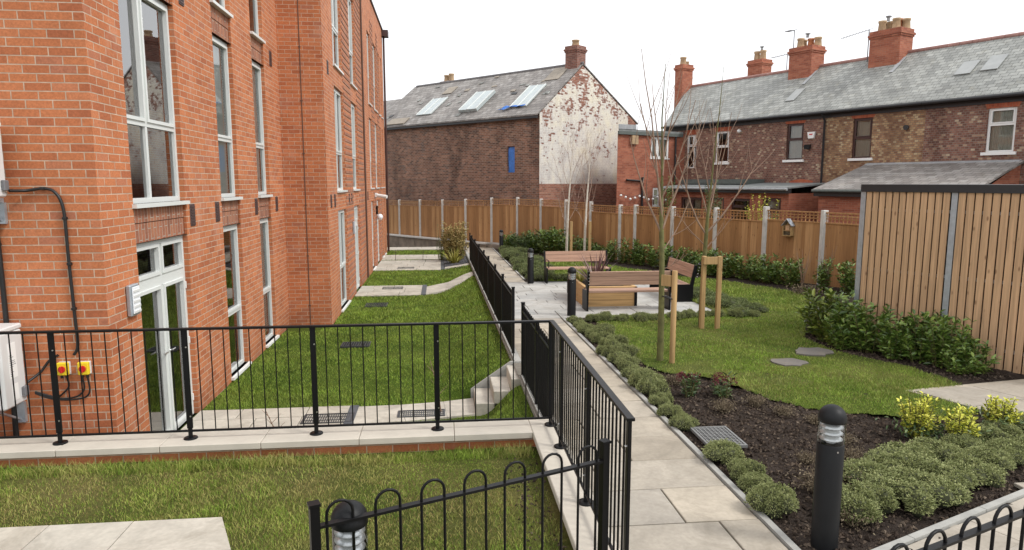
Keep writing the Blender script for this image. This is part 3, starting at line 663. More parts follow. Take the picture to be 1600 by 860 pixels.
# joints bed under the slabs
jb=MB(); 
ys=[-1.0,4.0,13,23,33.6]
for a,b in zip(ys[:-1],ys[1:]): jb.quad((1.02,a,g(a)-.014),(2.42,a,g(a)-.014),(2.42,b,g(b)-.014),(1.02,b,g(b)-.014))
jb.quad((1.16,13.1,g(13.1)-.012),(5.8,13.1,g(13.1)-.012),(5.8,18.9,g(18.9)-.012),(1.16,18.9,g(18.9)-.012))
jb.build('paving_bed',plain('mortar_bed',(.15,.135,.11),.95,var=.3))['kind']='structure'
slab_rows('path',None,rowsplit(-.8,13.13,(.45,.6,.75,.6),3),1.15,2.355,gz1,M['paving'],seed=5,lens=(.45,.6,.9,.75))
slab_rows('path',None,rowsplit(18.87,33.4,(.45,.6),4),1.15,2.355,gz1,M['paving'],seed=8,lens=(.6,.6,.9))
slab_rows('patio',None,rowsplit(13.15,18.85,(.3,.45,.6),9),1.16,5.75,gz1,M['patio'],seed=12,lens=(.45,.6,.75,.9))
# second path across the front right
P2a,P2b=V(2.42,3.86,0),V(9.0,6.55,0); d2p=(P2b-P2a).normalized()
p2=MB(); p2.add([(1.15,-1,-.016),(9,-1,-.016),(9,6.55,-.016),(2.42,3.86,-.016),(1.15,3.86,-.016)],[(0,1,2,3,4)]); p2.build('paving_bed',bpy.data.materials['mortar_bed'])['kind']='structure'
slab_rows('front_path',lambda x,y: (y-3.86)<(x-2.42)*.4088-.26,rowsplit(-.6,6.4,(.45,.6),14),2.37,9,lambda x,y:0.0,M['paving'],seed=15,lens=(.6,.75,.9))
fe=MB()
m_=9
for k in range(m_):          # one row of slabs cut parallel to the bed
    a=P2a+d2p*(k*.78); b=P2a+d2p*(k*.78+.772); nn=V(d2p.y,-d2p.x,0)
    fe.ext([a+nn*.07+V(0,0,.002),b+nn*.07+V(0,0,.002),b+nn*.42+V(0,0,.002),a+nn*.42+V(0,0,.002)],(0,0,-.03))
fe.build('front_path',M['paving'])['kind']='structure'
# edging kerbs
ke=MB(); y=3.9
while y<33: 
    e=min(y+.91,33)
    if not (13.1<y<18.7): ke.ext([(2.362,y+.003,g(y)+.018),(2.415,y+.003,g(y)+.018),(2.415,e-.003,g(e)+.018),(2.362,e-.003,g(e)+.018)],(0,0,-.12))
    y+=.91
for k in range(8):
    a=P2a+d2p*(k*.91+.003); b=P2a+d2p*(k*.91+.907); nn=V(d2p.y,-d2p.x,0)
    ke.ext([a+V(0,0,.018),b+V(0,0,.018),b+nn*.055+V(0,0,.018),a+nn*.055+V(0,0,.018)],(0,0,-.12))
ke.build('kerb',M['edging'])['kind']='structure'
# yard paving: door terrace, curved links, far terraces
zq=lambda x,y: float(yardz(np.array(x),np.array(y)))+.022
def flags(name,poly,mat,dz=.03,th=.06):
    mb=MB(); mb.prism(poly,lambda p: zq(*p)-th,lambda p: zq(*p)+dz-.022); o=mb.build(name,mat); o['kind']='structure'; return o
slab_rows('terrace',lambda x,y:True,[(8.62,9.02),(9.02,9.42)],-3.34,-1.30,lambda x,y:GF+.03,M['pale_slab'],seed=21,lens=(.6,.6,.9))
slab_rows('terrace',None,[(18.9,19.5),(19.5,20.1),(20.1,20.72)],-2.42,-.58,lambda x,y:GF+.03,M['pale_slab'],seed=22,lens=(.6,.9))
slab_rows('terrace',None,[(24.4,25.0),(25.0,25.6),(25.6,26.2),(26.2,26.8),(26.8,27.5)],-2.42,-.02,lambda x,y:GF+.03,M['pale_slab'],seed=23,lens=(.6,.9))
slab_rows('terrace',None,[(27.75,28.4),(28.4,29.0),(29.0,29.6)],-2.42,-.02,lambda x,y:GF+.03,M['pale_slab'],seed=24,lens=(.6,.9))
slab_rows('terrace',None,[(31.9,32.5),(32.5,33.2)],-3.4,1.1,lambda x,y:GF+.03,M['pale_slab'],seed=25,lens=(.6,.9))
for i,p in enumerate((ARC1,ARC2,ARC3)):
    n=len(p)//2; top=p[n:][::-1]
    for k in range(n-1):
        a,b,c,d=p[k],p[k+1],top[k+1],top[k]
        cen=((a[0]+b[0]+c[0]+d[0])/4,(a[1]+b[1]+c[1]+d[1])/4); sh=lambda q:(cen[0]+(q[0]-cen[0])*.992,cen[1]+(q[1]-cen[1])*.992)
        flags('garden_path',[sh(a),sh(b),sh(c),sh(d)],M['pale_slab'])
for (x0,x1,y0,y1) in ((-.58,-.45,18.9,20.72),(-.02,.12,24.4,27.5),(-1.30,-1.18,8.66,9.40)):
    s=MB(); s.box(x0,x1,y0,y1,GF-.05,GF+.038); o=s.build('slate_strip',M['slot']); o['kind']='structure'
gv=grid_sheet('gravel_bed',.1,1.06,24.9,29,.06,lambda x,y:yardz(x,y)+.035+bumpy(x,y,.01,7),M['gravel'],mask=lambda x,y:inpoly(x,y,GRAVEL))
# slabs of the front lawn corner
fs=MB(); rr=random.Random(2)
xs=[-6.2,-5.1,-4.05,-2.95,-2.35,-1.70]
for a,b in zip(xs[:-1],xs[1:]):
    for c,d in ((4.62,5.12),(4.1,4.615),(3.3,4.095)):
        k=.0 if b<-1.8 else (5.12-c)*.42; k2=.0 if b<-1.8 else (5.12-d)*.42
        fs.prism([(a+.004,c+.004),(b-.004+k,c+.004),(b-.004+k2,d-.004),(a+.004,d-.004)],-.12,-.047+rr.uniform(-.002,.002))
fs.build('terrace',M['pale_slab'])['kind']='structure'
# right hand slab by the store
rs=MB()
for q in ([(5.78,7.52),(6.62,7.62),(6.85,7.05),(5.95,6.85)],[(6.63,7.62),(7.6,7.74),(7.6,7.2),(6.86,7.05)],[(5.95,6.84),(6.85,7.04),(7.05,6.5),(6.2,6.3)],[(6.86,7.04),(7.6,7.19),(7.9,6.6),(7.06,6.5)],[(6.2,6.29),(7.9,6.59),(8.6,5.9),(6.6,5.6)]):
    c=(sum(p[0] for p in q)/4,sum(p[1] for p in q)/4); q=[(c[0]+(p[0]-c[0])*.995,c[1]+(p[1]-c[1])*.995) for p in q]
    rs.prism(q[::-1],lambda p:g(p[1])-.05,lambda p:g(p[1])+.03)
rs.prism([(5.7,7.6),(9.5,8.2),(9.5,5.5),(6.5,5.5)][::-1],lambda p:g(p[1])-.06,lambda p:g(p[1])+.016)
rs.build('store_path',M['paving'])['kind']='structure'
# flat drain grates and covers
def grate_thing(name,label,x0,x1,y0,y1,z,mat,group=None,nx=10,ny=6,rot=0):
    c=((x0+x1)/2,(y0+y1)/2,z); T=thing(name,label,name.replace('_',' '),(c[0],c[1],z),group)
    w,h=(x1-x0)/2,(y1-y0)/2; b=MB()
    X=lambda x,y:(c[0]+x*math.cos(rot)-y*math.sin(rot),c[1]+x*math.sin(rot)+y*math.cos(rot))
    def bar(xa,xb,ya,yb,z0,z1,m_): m_.prism([X(xa,ya),X(xb,ya),X(xb,yb),X(xa,yb)],z0,z1)
    for q in ((-w,w,-h,-h+.02),(-w,w,h-.02,h),(-w,-w+.02,-h+.02,h-.02),(w-.02,w,-h+.02,h-.02)): bar(*q,z-.02,z+.008,b)
    b.build('frame',mat,T); b=MB()
    for i in range(1,nx): x=-w+2*w*i/nx; bar(x-.005,x+.005,-h+.02,h-.02,z-.02,z+.005,b)
    for i in range(1,ny): y=-h+2*h*i/ny; bar(-w+.02,w-.02,y-.005,y+.005,z-.02,z+.0035,b)
    b.build('bars',mat,T); b=MB(); bar(-w+.02,w-.02,-h+.02,h-.02,z-.03,z-.018,b); b.build('sump',M['slot'],T)
grate_thing('drain_grate','dark drain grate at the end of the door terrace, nearest the lawn',-1.86,-1.20,8.72,9.08,GF+.034,M['grate'],nx=22,ny=3)
grate_thing('drain_grate','dark drain grate in the curved paving near the steps',-.62,.02,8.84,9.10,GF+.034,M['grate'],nx=22,ny=3)
grate_thing('drain_grate','small dark grate in the middle pale terrace of the yard',-1.75,-1.15,20.0,20.4,GF+.034,M['grate'],nx=14,ny=2)
grate_thing('drain_grate','small dark grate in the farther pale terrace of the yard',-1.6,-1.0,24.8,25.2,GF+.034,M['grate'],nx=14,ny=2)
grate_thing('manhole_cover','dark manhole cover in the yard grass before the pale terrace',-1.95,-1.40,12.95,13.32,GF+.03,M['grate'],nx=12,ny=6)
grate_thing('manhole_cover','dark manhole cover in the grass close to the wing wall',-1.95,-1.4,17.2,17.7,GF+.03,M['grate'],nx=12,ny=6)
grate_thing('drain_cover','grey mesh drain cover set in the mulch beside the path hedge',2.52,2.90,5.96,6.48,-.006,M['meshgrey'],nx=9,ny=13,rot=0)
for (x,y,r1,lab) in ((4.98,9.08,.30,'flat grey stone in the lawn, nearer of the two'),(5.66,9.66,.32,'flat grey stone in the lawn, farther of the two')):
    b=MB(); rr=random.Random(int(x*100)); pts=[(x+r1*.85*(1+.3*rr.uniform(-1,1))*math.cos(a)*1.05,y+r1*.75*(1+.3*rr.uniform(-1,1))*math.sin(a)) for a in [k*math.pi/7 for k in range(14)]]
    b.prism(pts,g(y)-.05,g(y)+.032); tag(b.build('stepping_stone',M['stepstone'],base=(x,y,g(y))),lab,'stepping stone','stepping stones in the lawn')

# ------------------------------------------------------------------ coping walls, steps
W=thing('coping_wall','low red brick wall with pale stone coping along the front of the yard','wall',(-1.5,6.45,-.65))
b=MB(); b.box(-8,1.08,6.33,6.60,-.99,.032); b.build('brickwork',M['brick'],W)
x=-8.0; k=0; cs=[]
while x<.84:
    e=min(x+.9,.86); b=MB(); b.cbox(x+.002,e-.002,6.255,6.655,.035,.10,.006); b.build('coping_stone',M['coping'],W); x+=.9
W=thing('coping_wall','low brick wall with pale stone coping under the railing beside the path','wall',(1.0,4.5,-.65))
b=MB(); b.box(.92,1.10,-.5,6.32,-.99,.032); b.build('brickwork',M['brick'],W)
y=6.655; first=True
while y>.4:
    e=y-.9; b=MB(); b.cbox(.86,1.145,e+.002,y-.002,.035,.10,.006); b.build('coping_stone',M['coping'],W); y=e
W=thing('retaining_wall','low concrete retaining edge between the sunken yard lawn and the garden path','wall',(1.08,20,-.65))
for a,b_ in ((6.66,8.84),(9.62,14),(14,20),(20,26),(26,31)):
    b=MB(); b.ext([(1.05,a,-1),(1.15,a,-1),(1.15,b_,-1),(1.05,b_,-1)],(0,0,.001)); mb=MB()
    P=[(1.05,a),(1.15,a),(1.15,b_),(1.05,b_)]; mb.prism(P,-.99,lambda p:g(p[1])+.012); mb.build('edging_stone',M['edging'],W)
S=thing('garden_steps','short flight of pale stone steps from the yard up to the garden path','steps',(.7,9.2,-.65))
rise=.165
for k in range(3):
    x0=.44+k*.24; b=MB(); b.cbox(x0,1.145 if k==2 else x0+.30,8.88,9.58,-.9,GF+.01+rise*(k+1),.008); b.build('step',M['pale_slab'],S)
b=MB(); b.ext([(.40,9.60,-.75),(1.045,9.60,-.75),(1.045,9.60,-.10),(.98,9.60,-.10),(.48,9.60,-.44),(.40,9.60,-.50)],(0,.045,0)); b.build('side_kerb',M['edging'],S)

# ------------------------------------------------------------------ railings
blk=M['black']
def sub_copy(o,parent,loc):
    c=o.copy(); col.objects.link(c); c.parent=parent; c.location=loc; return c
T=thing('railing','straight black metal railing across the front yard wall, with vertical bars and round feet','railing',(-1.5,6.43,.1))
posts=[-5.9,-4.72,-3.54,-2.38,-1.22,-.06,1.06]
b=MB(); b.cbox(-7,1.085,6.405,6.455,1.145,1.165,.003); b.build('top_rail',blk,T)
b=MB(); b.cbox(-7,1.04,6.42,6.44,.165,.185,.003); b.build('bottom_rail',blk,T)
def rail_post(parent,x,y,z0,z1,along='x',foot=True):
    p=MB(); w,d=(.026,.011) if along=='x' else (.011,.026)
    p.cbox(x-w,x+w,y-d,y+d,z0+.10 if foot else z0,z1,.003); o=p.build('post',blk,parent)
    q=MB()
    if foot: q.tube([(x,y,z0),(x,y,z0+.10)],.020,10); q.lathe((x,y,z0),[(0,.012),(.06,.012),(.062,.008),(.062,.0)],20); q.build('foot',blk,o)
    for z in (z0+.22,z1-.16):
        bl=MB()
        if along=='x': bl.tube([(x+w-.012,y-d-.006,z),(x+w-.012,y-d,z)],.007,8)
        else: bl.tube([(x-d*.2-.018,y-w+.01,z),(x-.010,y-w+.01,z)],.007,8)
        bl.build('bolt',M['bolt'],o)
    return o
for x in posts: rail_post(T,x,6.43,.10,1.145)
bar=None
for a,b_ in zip(posts[:-1],posts[1:]):
    n=round((b_-a)/.118)
    for k in range(1,n):
        x=a+(b_-a)*k/n
        if bar is None:
            m_=MB(); m_.tube([(0,0,.17),(0,0,1.15)],.006,6); bar=m_.build('baluster',blk,T); bar.matrix_parent_inverse=Matrix.Identity(4); bx=V(*T['made_at']); bar.location=V(x,6.43,0)-bx
        else: sub_copy(bar,T,V(x,6.43,0)-bx)
T=thing('railing','straight black metal railing running along the path from the corner to its nearest end post','railing',(1.06,5,.1))
b=MB(); b.cbox(1.035,1.085,3.62,6.40,1.150,1.170,.003); b.build('top_rail',blk,T)
b=MB(); b.cbox(1.05,1.07,3.66,6.40,.165,.185,.003); b.build('bottom_rail',blk,T)
posts2=[3.66,4.76,5.86]
for y in posts2: rail_post(T,1.06,y,.10,1.15,'y',foot=y>3.7)
bx=V(*T['made_at']); bar=None
for a,b_ in zip(posts2,posts2[1:]+[6.43]):
    n=round((b_-a)/.092)
    for k in range(1,n):
        y=a+(b_-a)*k/n
        if bar is None:
            m_=MB(); m_.tube([(0,0,.17),(0,0,1.155)],.007,6); bar=m_.build('baluster',blk,T); bar.matrix_parent_inverse=Matrix.Identity(4); bar.location=V(1.06,y,0)-bx
        else: sub_copy(bar,T,V(1.06,y,0)-bx)
def hoop_rail(label,A,B,z0f,rail_h,hoop_h,posts,pitch,width,post_h,hr=.008,name='hoop_top_railing',bottom=.10):
    """bow top railing from A to B; z0f gives ground height at a fraction of the run"""
    A=Vector(A);B=Vector(B);L=(B-A).length;d=(B-A).normalized(); n=V(-d.y,d.x,0)
    T=thing(name,label,'railing',(A.x,A.y,z0f(0)),'black hoop topped railings'); bx=V(*T['made_at'])
    for k,s in enumerate(posts):
        p=MB(); c=A+d*s; z=z0f(s/L); p.obox(c-d*.022-n*.022+V(0,0,z-.05),d*.044,n*.044,(0,0,post_h+.05)); o=p.build('post',blk,T)
        q=MB(); q.obox(c-d*.027-n*.027+V(0,0,z+post_h),d*.054,n*.054,(0,0,.014)); q.build('cap',blk,o)
    for nm,h,t_ in (('top_rail',rail_h,.014),('bottom_rail',bottom,.012)):
        p=MB(); a=A+V(0,0,z0f(0)+h); b_=B+V(0,0,z0f(1)+h); p.obox(a-n*.018,b_-a,n*.036,(0,0,t_)); p.build(nm,blk,T)
    N=int((L-.04)/pitch); h0=None
    for k in range(N):
        s=(k+.5)*L/N
        if any(abs(s-q)<.035 for q in posts): continue
        c=A+d*s+V(0,0,z0f(s/L))
        if h0 is None:
            P=[d*(-width/2)+V(0,0,bottom)]; top=hoop_h-width/2
            for j in range(9):
                a=math.pi*(1-j/8); P.append(d*(width/2*math.cos(a))+V(0,0,top+width/2*math.sin(a)))
            P.append(d*(width/2)+V(0,0,bottom)); m_=MB(); m_.tube(P,hr,7); h0=m_.build('hoop',blk,T); h0.matrix_parent_inverse=Matrix.Identity(4); h0.location=c-bx
        else: sub_copy(h0,T,c-bx)
    return T
d_=V(.93+.61,3.70-3.08,0).normalized()
hoop_rail('black hoop topped railing sloping across the foreground with seven hoops',(-.61,3.08,0),(.93,3.70,0),lambda f:-.1,.985,1.10,[0,1.66],.222,.125,1.10,hr=.0075)
hoop_rail('black hoop topped railing cut off at the bottom right corner of the photo',(1.82,2.504,0),(1.82+.94*2.375,2.504+.94*.9,0),lambda f:-.05,.915,1.0,[2.35],.25,.145,1.04,hr=.0085)
hoop_rail('short black hoop topped railing between the railing corner and the steps',(1.08,6.50,0),(1.08,8.90,0),lambda f:g(6.5+2.4*f)-.10,.98,1.07,[1.05,2.40],.125,.07,1.09,hr=.006)
ps=[0,1.75,3.45,5.4,7.1,9.3,11.6,13.8,15.4]
hoop_rail('long black hoop topped railing along the far path above the yard lawn',(1.08,10.15,0),(1.08,25.6,0),lambda f:g(10.15+15.45*f)-.12,1.02,1.09,ps,.16,.09,1.15,hr=.007)
rs_=None
# ------------------------------------------------------------------ bollard lights
def bollard(x,y,z,label):
    T=thing('bollard_light',label,'bollard light',(x,y,z),'black domed bollard lights')
    r=.088; b=MB(); b.lathe((x,y,z),[(r,-.12),(r,.735),(r-.004,.742),(0,.742)],32); b.build('post',M['bollard'],T)
    d=MB(); d.lathe((x,y,z),[(0,.888),(r*.97,.888),(r*1.03,.893),(r*1.03,.915)]+[(r*1.03*math.cos(a),.915+r*1.02*math.sin(a)) for a in [k*math.pi/20 for k in range(1,10)]]+[(0.001,.915+r*1.02)],32); d.build('dome',M['bollard'],T)
    l=MB(); l.lathe((x,y,z),[(r*.985,.742),(r*.985,.888)],32); lens=l.build('lens',M['clear'],T)
    v=MB()
    for k in range(3):
        zz=.765+k*.042; v.lathe((x,y,z),[(r*.42,zz),(r*.84,zz),(r*.86,zz+.004),(r*.5,zz+.030),(r*.42,zz+.030)],24)
    v.lathe((x,y,z),[(r*.40,.742),(r*.40,.888)],16)
    v.build('louvre',M['louvre'],T)
    s=MB(); s.tube([(x,y-r-.002,z+.70),(x,y-r+.004,z+.70)],.006,8); s.build('screw',M['bolt'],T)
M['louvre']=plain('louvre_metal',(.70,.71,.72),.35,metal=.5)
bollard(2.63,4.19,.0,'black domed bollard light standing at the near corner of the mulch bed')
bollard(-.47,3.22,-.06,'black domed bollard light behind the foreground hoop railing, cut off by the photo edge')
bollard(2.62,13.39,-.2,'black domed bollard light beside the front bench and planter')
bollard(2.46,18.54,-.31,'black domed bollard light left of the back bench, at the patio corner')
bollard(2.60,29.3,-.54,'smallest black bollard light, at the far end of the path by the fence')

# ------------------------------------------------------------------ benches
def bench(label,loc,rz,arm=-1):
    T=thing('park_bench',label,'bench',loc,'slatted benches round the patio',world=False); T.rotation_euler.z=rz
    L=1.78; h=L/2
    for s in (-1,1):
        b=MB(); x=s*h-.02 if s>0 else -h-.02
        b.ext([(x,0.0,0),(x,.46,0),(x,.46,.38),(x,.55,.86),(x,.475,.86),(x,.385,.42),(x,0,.42)],(.04,0,0)); e=b.build('end_frame',M['black'],T)
        for k in range(4): 
            c=MB(); z=.59+k*.07; y=.505+(z-.40)*.21; c.tube([(x+.02,y-.004,z),(x+.02,y+.006,z)],.010,8); c.build('bolt',M['bolt'],e)
    for k in range(3):
        z=.565+k*.098; y=.398+(z-.42)*.205; b=MB(); b.obox((-h+.022,y,z),(L-.044,0,0),(0,.036,-.007),(0,.019,.092)); b.build('back_plank',M['bench'],T)
    for k in range(4):
        b=MB(); b.cbox(-h+.022,h-.022,.005+k*.098,.005+k*.098+.09,.385,.425,.005); b.build('seat_plank',M['bench'],T)
    a=MB(); x=arm*(h-.05); a.obox((x-.012,.045,.42),(.024,0,0),(0,.02,0),(0,0,.20)); a.obox((x-.012,.045,.62),(.024,0,0),(0,.42,0),(0,0,.012)); a.build('armrest',M['black'],T)
    return T
bench('slatted bench seen from behind in front of the wooden planter',(3.93,13.79+.46,g(14)),math.pi,arm=1)
bench('slatted bench facing the camera at the back of the patio',(3.80,18.42,g(18.5)),0,arm=-1)
bench('slatted bench with solid black end panel on the right side of the patio',(5.26,15.72,g(15.7)),-math.pi/2,arm=-1)
# planter of sleepers
T=thing('wooden_planter','square oak sleeper planter on the patio between the benches','planter',(3.68,15.4,g(15.4)))
z0=g(15.4)
for k in range(3):
    za=z0+k*.155; zb=za+.15
    for q in ((3.10,4.27,14.40,14.48),(3.10,4.27,16.30,16.38),(3.10,3.18,14.485,16.295),(4.19,4.27,14.485,16.295)):
        b=MB(); b.cbox(*q,za,zb,.006); b.build('sleeper',M['planter'],T)
for (x,y) in ((3.10,14.40),(4.27,14.40),(3.10,16.38),(4.27,16.38)):
    b=MB(); sx=1 if x<3.5 else -1; sy=1 if y<15 else -1
    b.box(min(x-.012*sx,x+.05*sx),max(x-.012*sx,x+.05*sx),min(y-.012*sy,y-.002*sy),max(y-.012*sy,y-.002*sy),z0+.01,z0+.45); b.build('corner_strap',M['black'],T)
b=MB(); b.box(3.185,4.185,14.485,16.295,z0+.05,z0+.36); b.build('compost',M['soil'],T)

# ------------------------------------------------------------------ timber fence with concrete posts
T=thing('timber_fence','curving orange timber fence with trellis top and pale concrete posts','fence',(6.0,25,g(25)))
for i,(x,y,z) in enumerate(FP):
    b=MB(); b.cbox(x-.068,x+.068,y-.068,y+.068,-1.0,z,.008); b.build('concrete_post',M['concrete'],T)
rr=random.Random(5)
for (a,b_) in zip(FP[:-1],FP[1:]):
    A=V(a[0],a[1],0);B=V(b_[0],b_[1],0); d=(B-A).normalized(); n=V(-d.y,d.x,0)
    if n.y>0: n=-n                                   # towards the garden
    A=A+d*.06;B=B-d*.06;L=(B-A).length; zt=min(a[2],b_[2])-.04; zb=zt-2.06; zl=zt-.30
    m_=MB(); k=int(L/.105); w=L/k
    for j in range(k):
        o=A+d*(j*w)+V(0,0,zb); m_.obox(o-n*.006+n*rr.uniform(0,.003),d*(w*1.08 if j<k-1 else w)+n*.014,n*.010,(0,0,zl-zb))
    p=m_.build('panel',M['fence'],T)
    t=MB()
    for z in (zl,zl+.26): t.obox(A+V(0,0,z)-n*.012,d*L,n*.045,(0,0,.035))
    q=int(L/.115)
    for j in range(q+1): t.obox(A+d*(j*(L-.03)/q)+V(0,0,zl+.035)-n*.004,d*.03,n*.012,(0,0,.225))
    for z in (zl+.11,zl+.185): t.obox(A+V(0,0,z)+n*.010,d*L,n*.010,(0,0,.028))
    t.build('trellis',M['fence'],p)
    m_=MB(); m_.obox(A+V(0,0,-1.0)-n*.02,d*L,n*.04,(0,0,zb+1.0)); m_.build('gravel_board',M['concrete'],T)
# stone ledge in front of the far part of the fence
W=thing('stone_ledge','low old stone wall with a flat concrete ledge along the foot of the far fence','wall',(.5,33,-.7))
for (a,b_) in zip(FP[13:-1],FP[14:]):
    A=V(a[0],a[1],0);B=V(b_[0],b_[1],0); d=(B-A).normalized(); n=V(-d.y,d.x,0); n=-n if n.y>0 else n
    m_=MB(); m_.obox(A+n*.07+V(0,0,-1),B-A-d*.01,n*.35,(0,0,.60)); m_.build('wall',M['stone_old'],W)
    m_=MB(); m_.obox(A+n*.07+V(0,0,-.398),B-A-d*.01,n*.42,(0,0,.06)); m_.build('ledge',M['concrete'],W)
A=V(2.40,32.1,0)
m_=MB(); m_.obox((2.45,31.9,-1),(1.0,-1.4,0),(-.25,-.16,0),(0,0,.60)); m_.build('wall',M['stone_old'],W)
# bug hotel on the fence
h=V(9.36,17.385,1.07); d=V(9.02-9.78,18.12-16.5,0).normalized(); n=V(-d.y,d.x,0); n=-n if n.y>0 else n; h=h+n*.03
T=thing('bug_hotel','small wooden bug hotel with pitched grey roof hung on the fence','bug hotel',tuple(h))
b=MB(); o=h-d*.13; b.ext([o,o+d*.26,o+d*.26+V(0,0,.28),o+d*.13+V(0,0,.42),o+V(0,0,.28)],n*.015); 
for s in (0,.245): b.obox(o+d*s+n*.015,d*.015,n*.12,(0,0,.28))
b.obox(o+n*.015,d*.26,n*.13,(0,0,.015)); b.obox(o+n*.015+V(0,0,.13),d*.26,n*.11,(0,0,.012)); b.build('box',M['stake'],T)
b=MB()
for s in (0,1):
    e=o-d*.03 if s==0 else o+d*.29; b.ext([e+V(0,0,.26),o+d*.13+V(0,0,.445),o+d*.13+V(0,0,.465),e+V(0,0,.28)],n*.16)
b.build('roof',M['galv'],T)
b=MB()
for i in range(7):
    for j in range(3): b.tube([o+d*(.035+i*.032)+V(0,0,.035+j*.035)+n*.02,o+d*(.035+i*.032)+V(0,0,.035+j*.035)+n*.11],.013,7)
b.build('cane_bundle',M['drytwig'],T)
b=MB(); b.obox(o+d*.07+V(0,0,.15)+n*.015,d*.12,n*.09,(0,0,.13)); b.build('wood_block',M['slat'],T)

# ------------------------------------------------------------------ timber clad store
A=V(6.73,10.28,0); Bp=V(8.45,7.10,0); d=(Bp-A).normalized(); n=V(d.y,-d.x,0); n=n if n.x<0 else -n; back=-n*2.6; L=(Bp-A).length
T=thing('bin_store','larch slatted bin store with black roof edge and galvanised posts','shed',(7.5,8.7,-.1))
zb,zt=-.09,2.36
P_=[0.0,1.33,2.72,L-.03]
pm=None
for s in P_:
    b=MB(); b.obox(A+d*(s-.04)+n*.0+V(0,0,-.4),d*.08,-n*.08,(0,0,zt+.4)); b.build('post',M['galv'],T)
for s0,s1 in zip(P_[:-1],P_[1:]):
    k=12; w=(s1-s0-.10)/k
    for j in range(k):
        b=MB(); o=A+d*(s0+.05+j*w+.009)+n*.012+V(0,0,zb+rr.uniform(-.006,.006)); b.obox(o,d*(w-.019),-n*.022,(0,0,zt-zb)); b.build('slat',M['slat'],T)
for z in (.15,1.1,2.05):
    b=MB(); b.obox(A+V(0,0,z)-n*.03,d*L,-n*.045,(0,0,.045)); b.build('rail',M['galv'],T)
b=MB(); b.obox(A-d*.03+n*.035+V(0,0,zt-.01),d*(L+.06),-n*2.7,(0,0,.115)); b.build('roof',M['darkpaint'],T)
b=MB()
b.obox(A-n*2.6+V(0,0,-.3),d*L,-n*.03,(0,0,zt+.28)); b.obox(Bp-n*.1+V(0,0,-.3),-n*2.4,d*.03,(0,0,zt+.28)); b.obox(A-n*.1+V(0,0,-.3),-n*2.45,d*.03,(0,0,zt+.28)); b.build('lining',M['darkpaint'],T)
# ------------------------------------------------------------------ the houses beyond the fence
def pot(mb,c,r,h): mb.lathe(c,[(r*1.05,0),(r*1.02,.05),(r*.86,h*.75),(r*1.0,h*.82),(r*1.04,h),(r*.8,h),(r*.75,h-.1)],12)
def chimney(parent,c,t,w,dpt,z0,z1,pots,mat='brick_red',cowl=None,bands=True):
    """stack standing on roof; c centre, t its long direction"""
    t=Vector(t).normalized(); n=V(-t.y,t.x,0); b=MB()
    def ring(k,za,zb): b.obox(Vector((c[0],c[1],za))-t*(w/2+k)-n*(dpt/2+k),t*(w+2*k),n*(dpt+2*k),(0,0,zb-za))
    ring(0,z0,z1-.32)
    ring(.035,z1-.32,z1-.24); ring(.07,z1-.24,z1-.15); ring(.02,z1-.15,z1)
    s=b.build('chimney',M[mat],parent)
    f=MB(); f.lathe((c[0],c[1],z1),[(.2,0),(.15,.05),(0,.06)],8); f.build('flaunching',M['concrete'],s)
    for i,(a,q,r,h,m_) in enumerate(pots):
        p=MB(); pot(p,Vector((c[0],c[1],z1))+t*a+n*q,r,h); p.build('chimney_pot',M[m_],s)
    if cowl:
        p=MB(); cc=Vector((c[0],c[1],z1))+t*cowl[0]; p.tube([cc+V(0,0,cowl[1]),cc+V(0,0,cowl[1]+.12)],.07,10); p.tube([cc+V(0,0,cowl[1]+.15),cc+V(0,0,cowl[1]+.19)],.12,10); p.build('cowl',M['lead'],s)
    return s
# --- old house with the white gable
C0=V(4.79,33.0,0); a=R(42.3); h1=V(-math.sin(a),math.cos(a),0); h2=V(math.cos(a),math.sin(a),0)
H=thing('old_house','old dark brick house with flaking white painted gable and patched slate roof','house',(4.79,33,-.6))
LEN=13.2; ez=5.80; rz=8.42; rw=3.47; bw=8.7; bz=5.85
nw=-h2; ng=-h1
w=MB(); wall(w,C0,h1,nw,0,LEN,-1,ez,[(1.60,2.10,2.98,4.28,.22)]); 
w.quad(C0+h1*LEN+V(0,0,-1),C0+h1*LEN+h2*bw+V(0,0,-1),C0+h1*LEN+h2*bw+V(0,0,bz),C0+h1*LEN+V(0,0,ez)); w.quad(C0+h2*bw+V(0,0,-1),C0+h2*bw+h1*LEN+V(0,0,-1),C0+h2*bw+h1*LEN+V(0,0,bz),C0+h2*bw+V(0,0,bz))
w.add([C0+h1*LEN+V(0,0,ez),C0+h1*LEN+h2*rw+V(0,0,rz),C0+h1*LEN+h2*bw+V(0,0,bz)],[(0,1,2)])
w.build('wall',M['brick_old'],H)
w=MB(); w.add([C0+V(0,0,-1)+ng*.002,C0+h2*bw+V(0,0,-1),C0+h2*bw+V(0,0,bz),C0+h2*rw+V(0,0,rz),C0+V(0,0,ez)],[(0,1,2,3,4)]); w.build('gable_wall',M['brick_gable'],H)
rf=MB()
e0=C0-h1*.03-h2*.22+V(0,0,ez-.12); r0=C0-h1*.03+h2*rw+V(0,0,rz+.06); LR=LEN+.03
rf.ext([e0,e0+h1*LR,r0+h1*LR,r0],V(0,0,.07))
e1=C0-h1*.03+h2*(bw+.2)+V(0,0,bz-.05); rf.ext([r0,r0+h1*LR,e1+h1*LR,e1],V(0,0,.07)); roof=rf.build('roof',M['slate_old'],H)
rt=MB(); k=0
while k*.45<LR-.3: 
    p=r0+h1*(k*.45)+V(0,0,.06); rt.tube([p,p+h1*.44],.085,8); k+=1
rt.build('ridge_tile',M['ridge_grey'],roof)
gb=MB(); gb.obox(C0-h2*.14+V(0,0,ez-.25),h1*LEN,-h2*.10,(0,0,.10)); gb.build('gutter',M['darkpaint'],H)
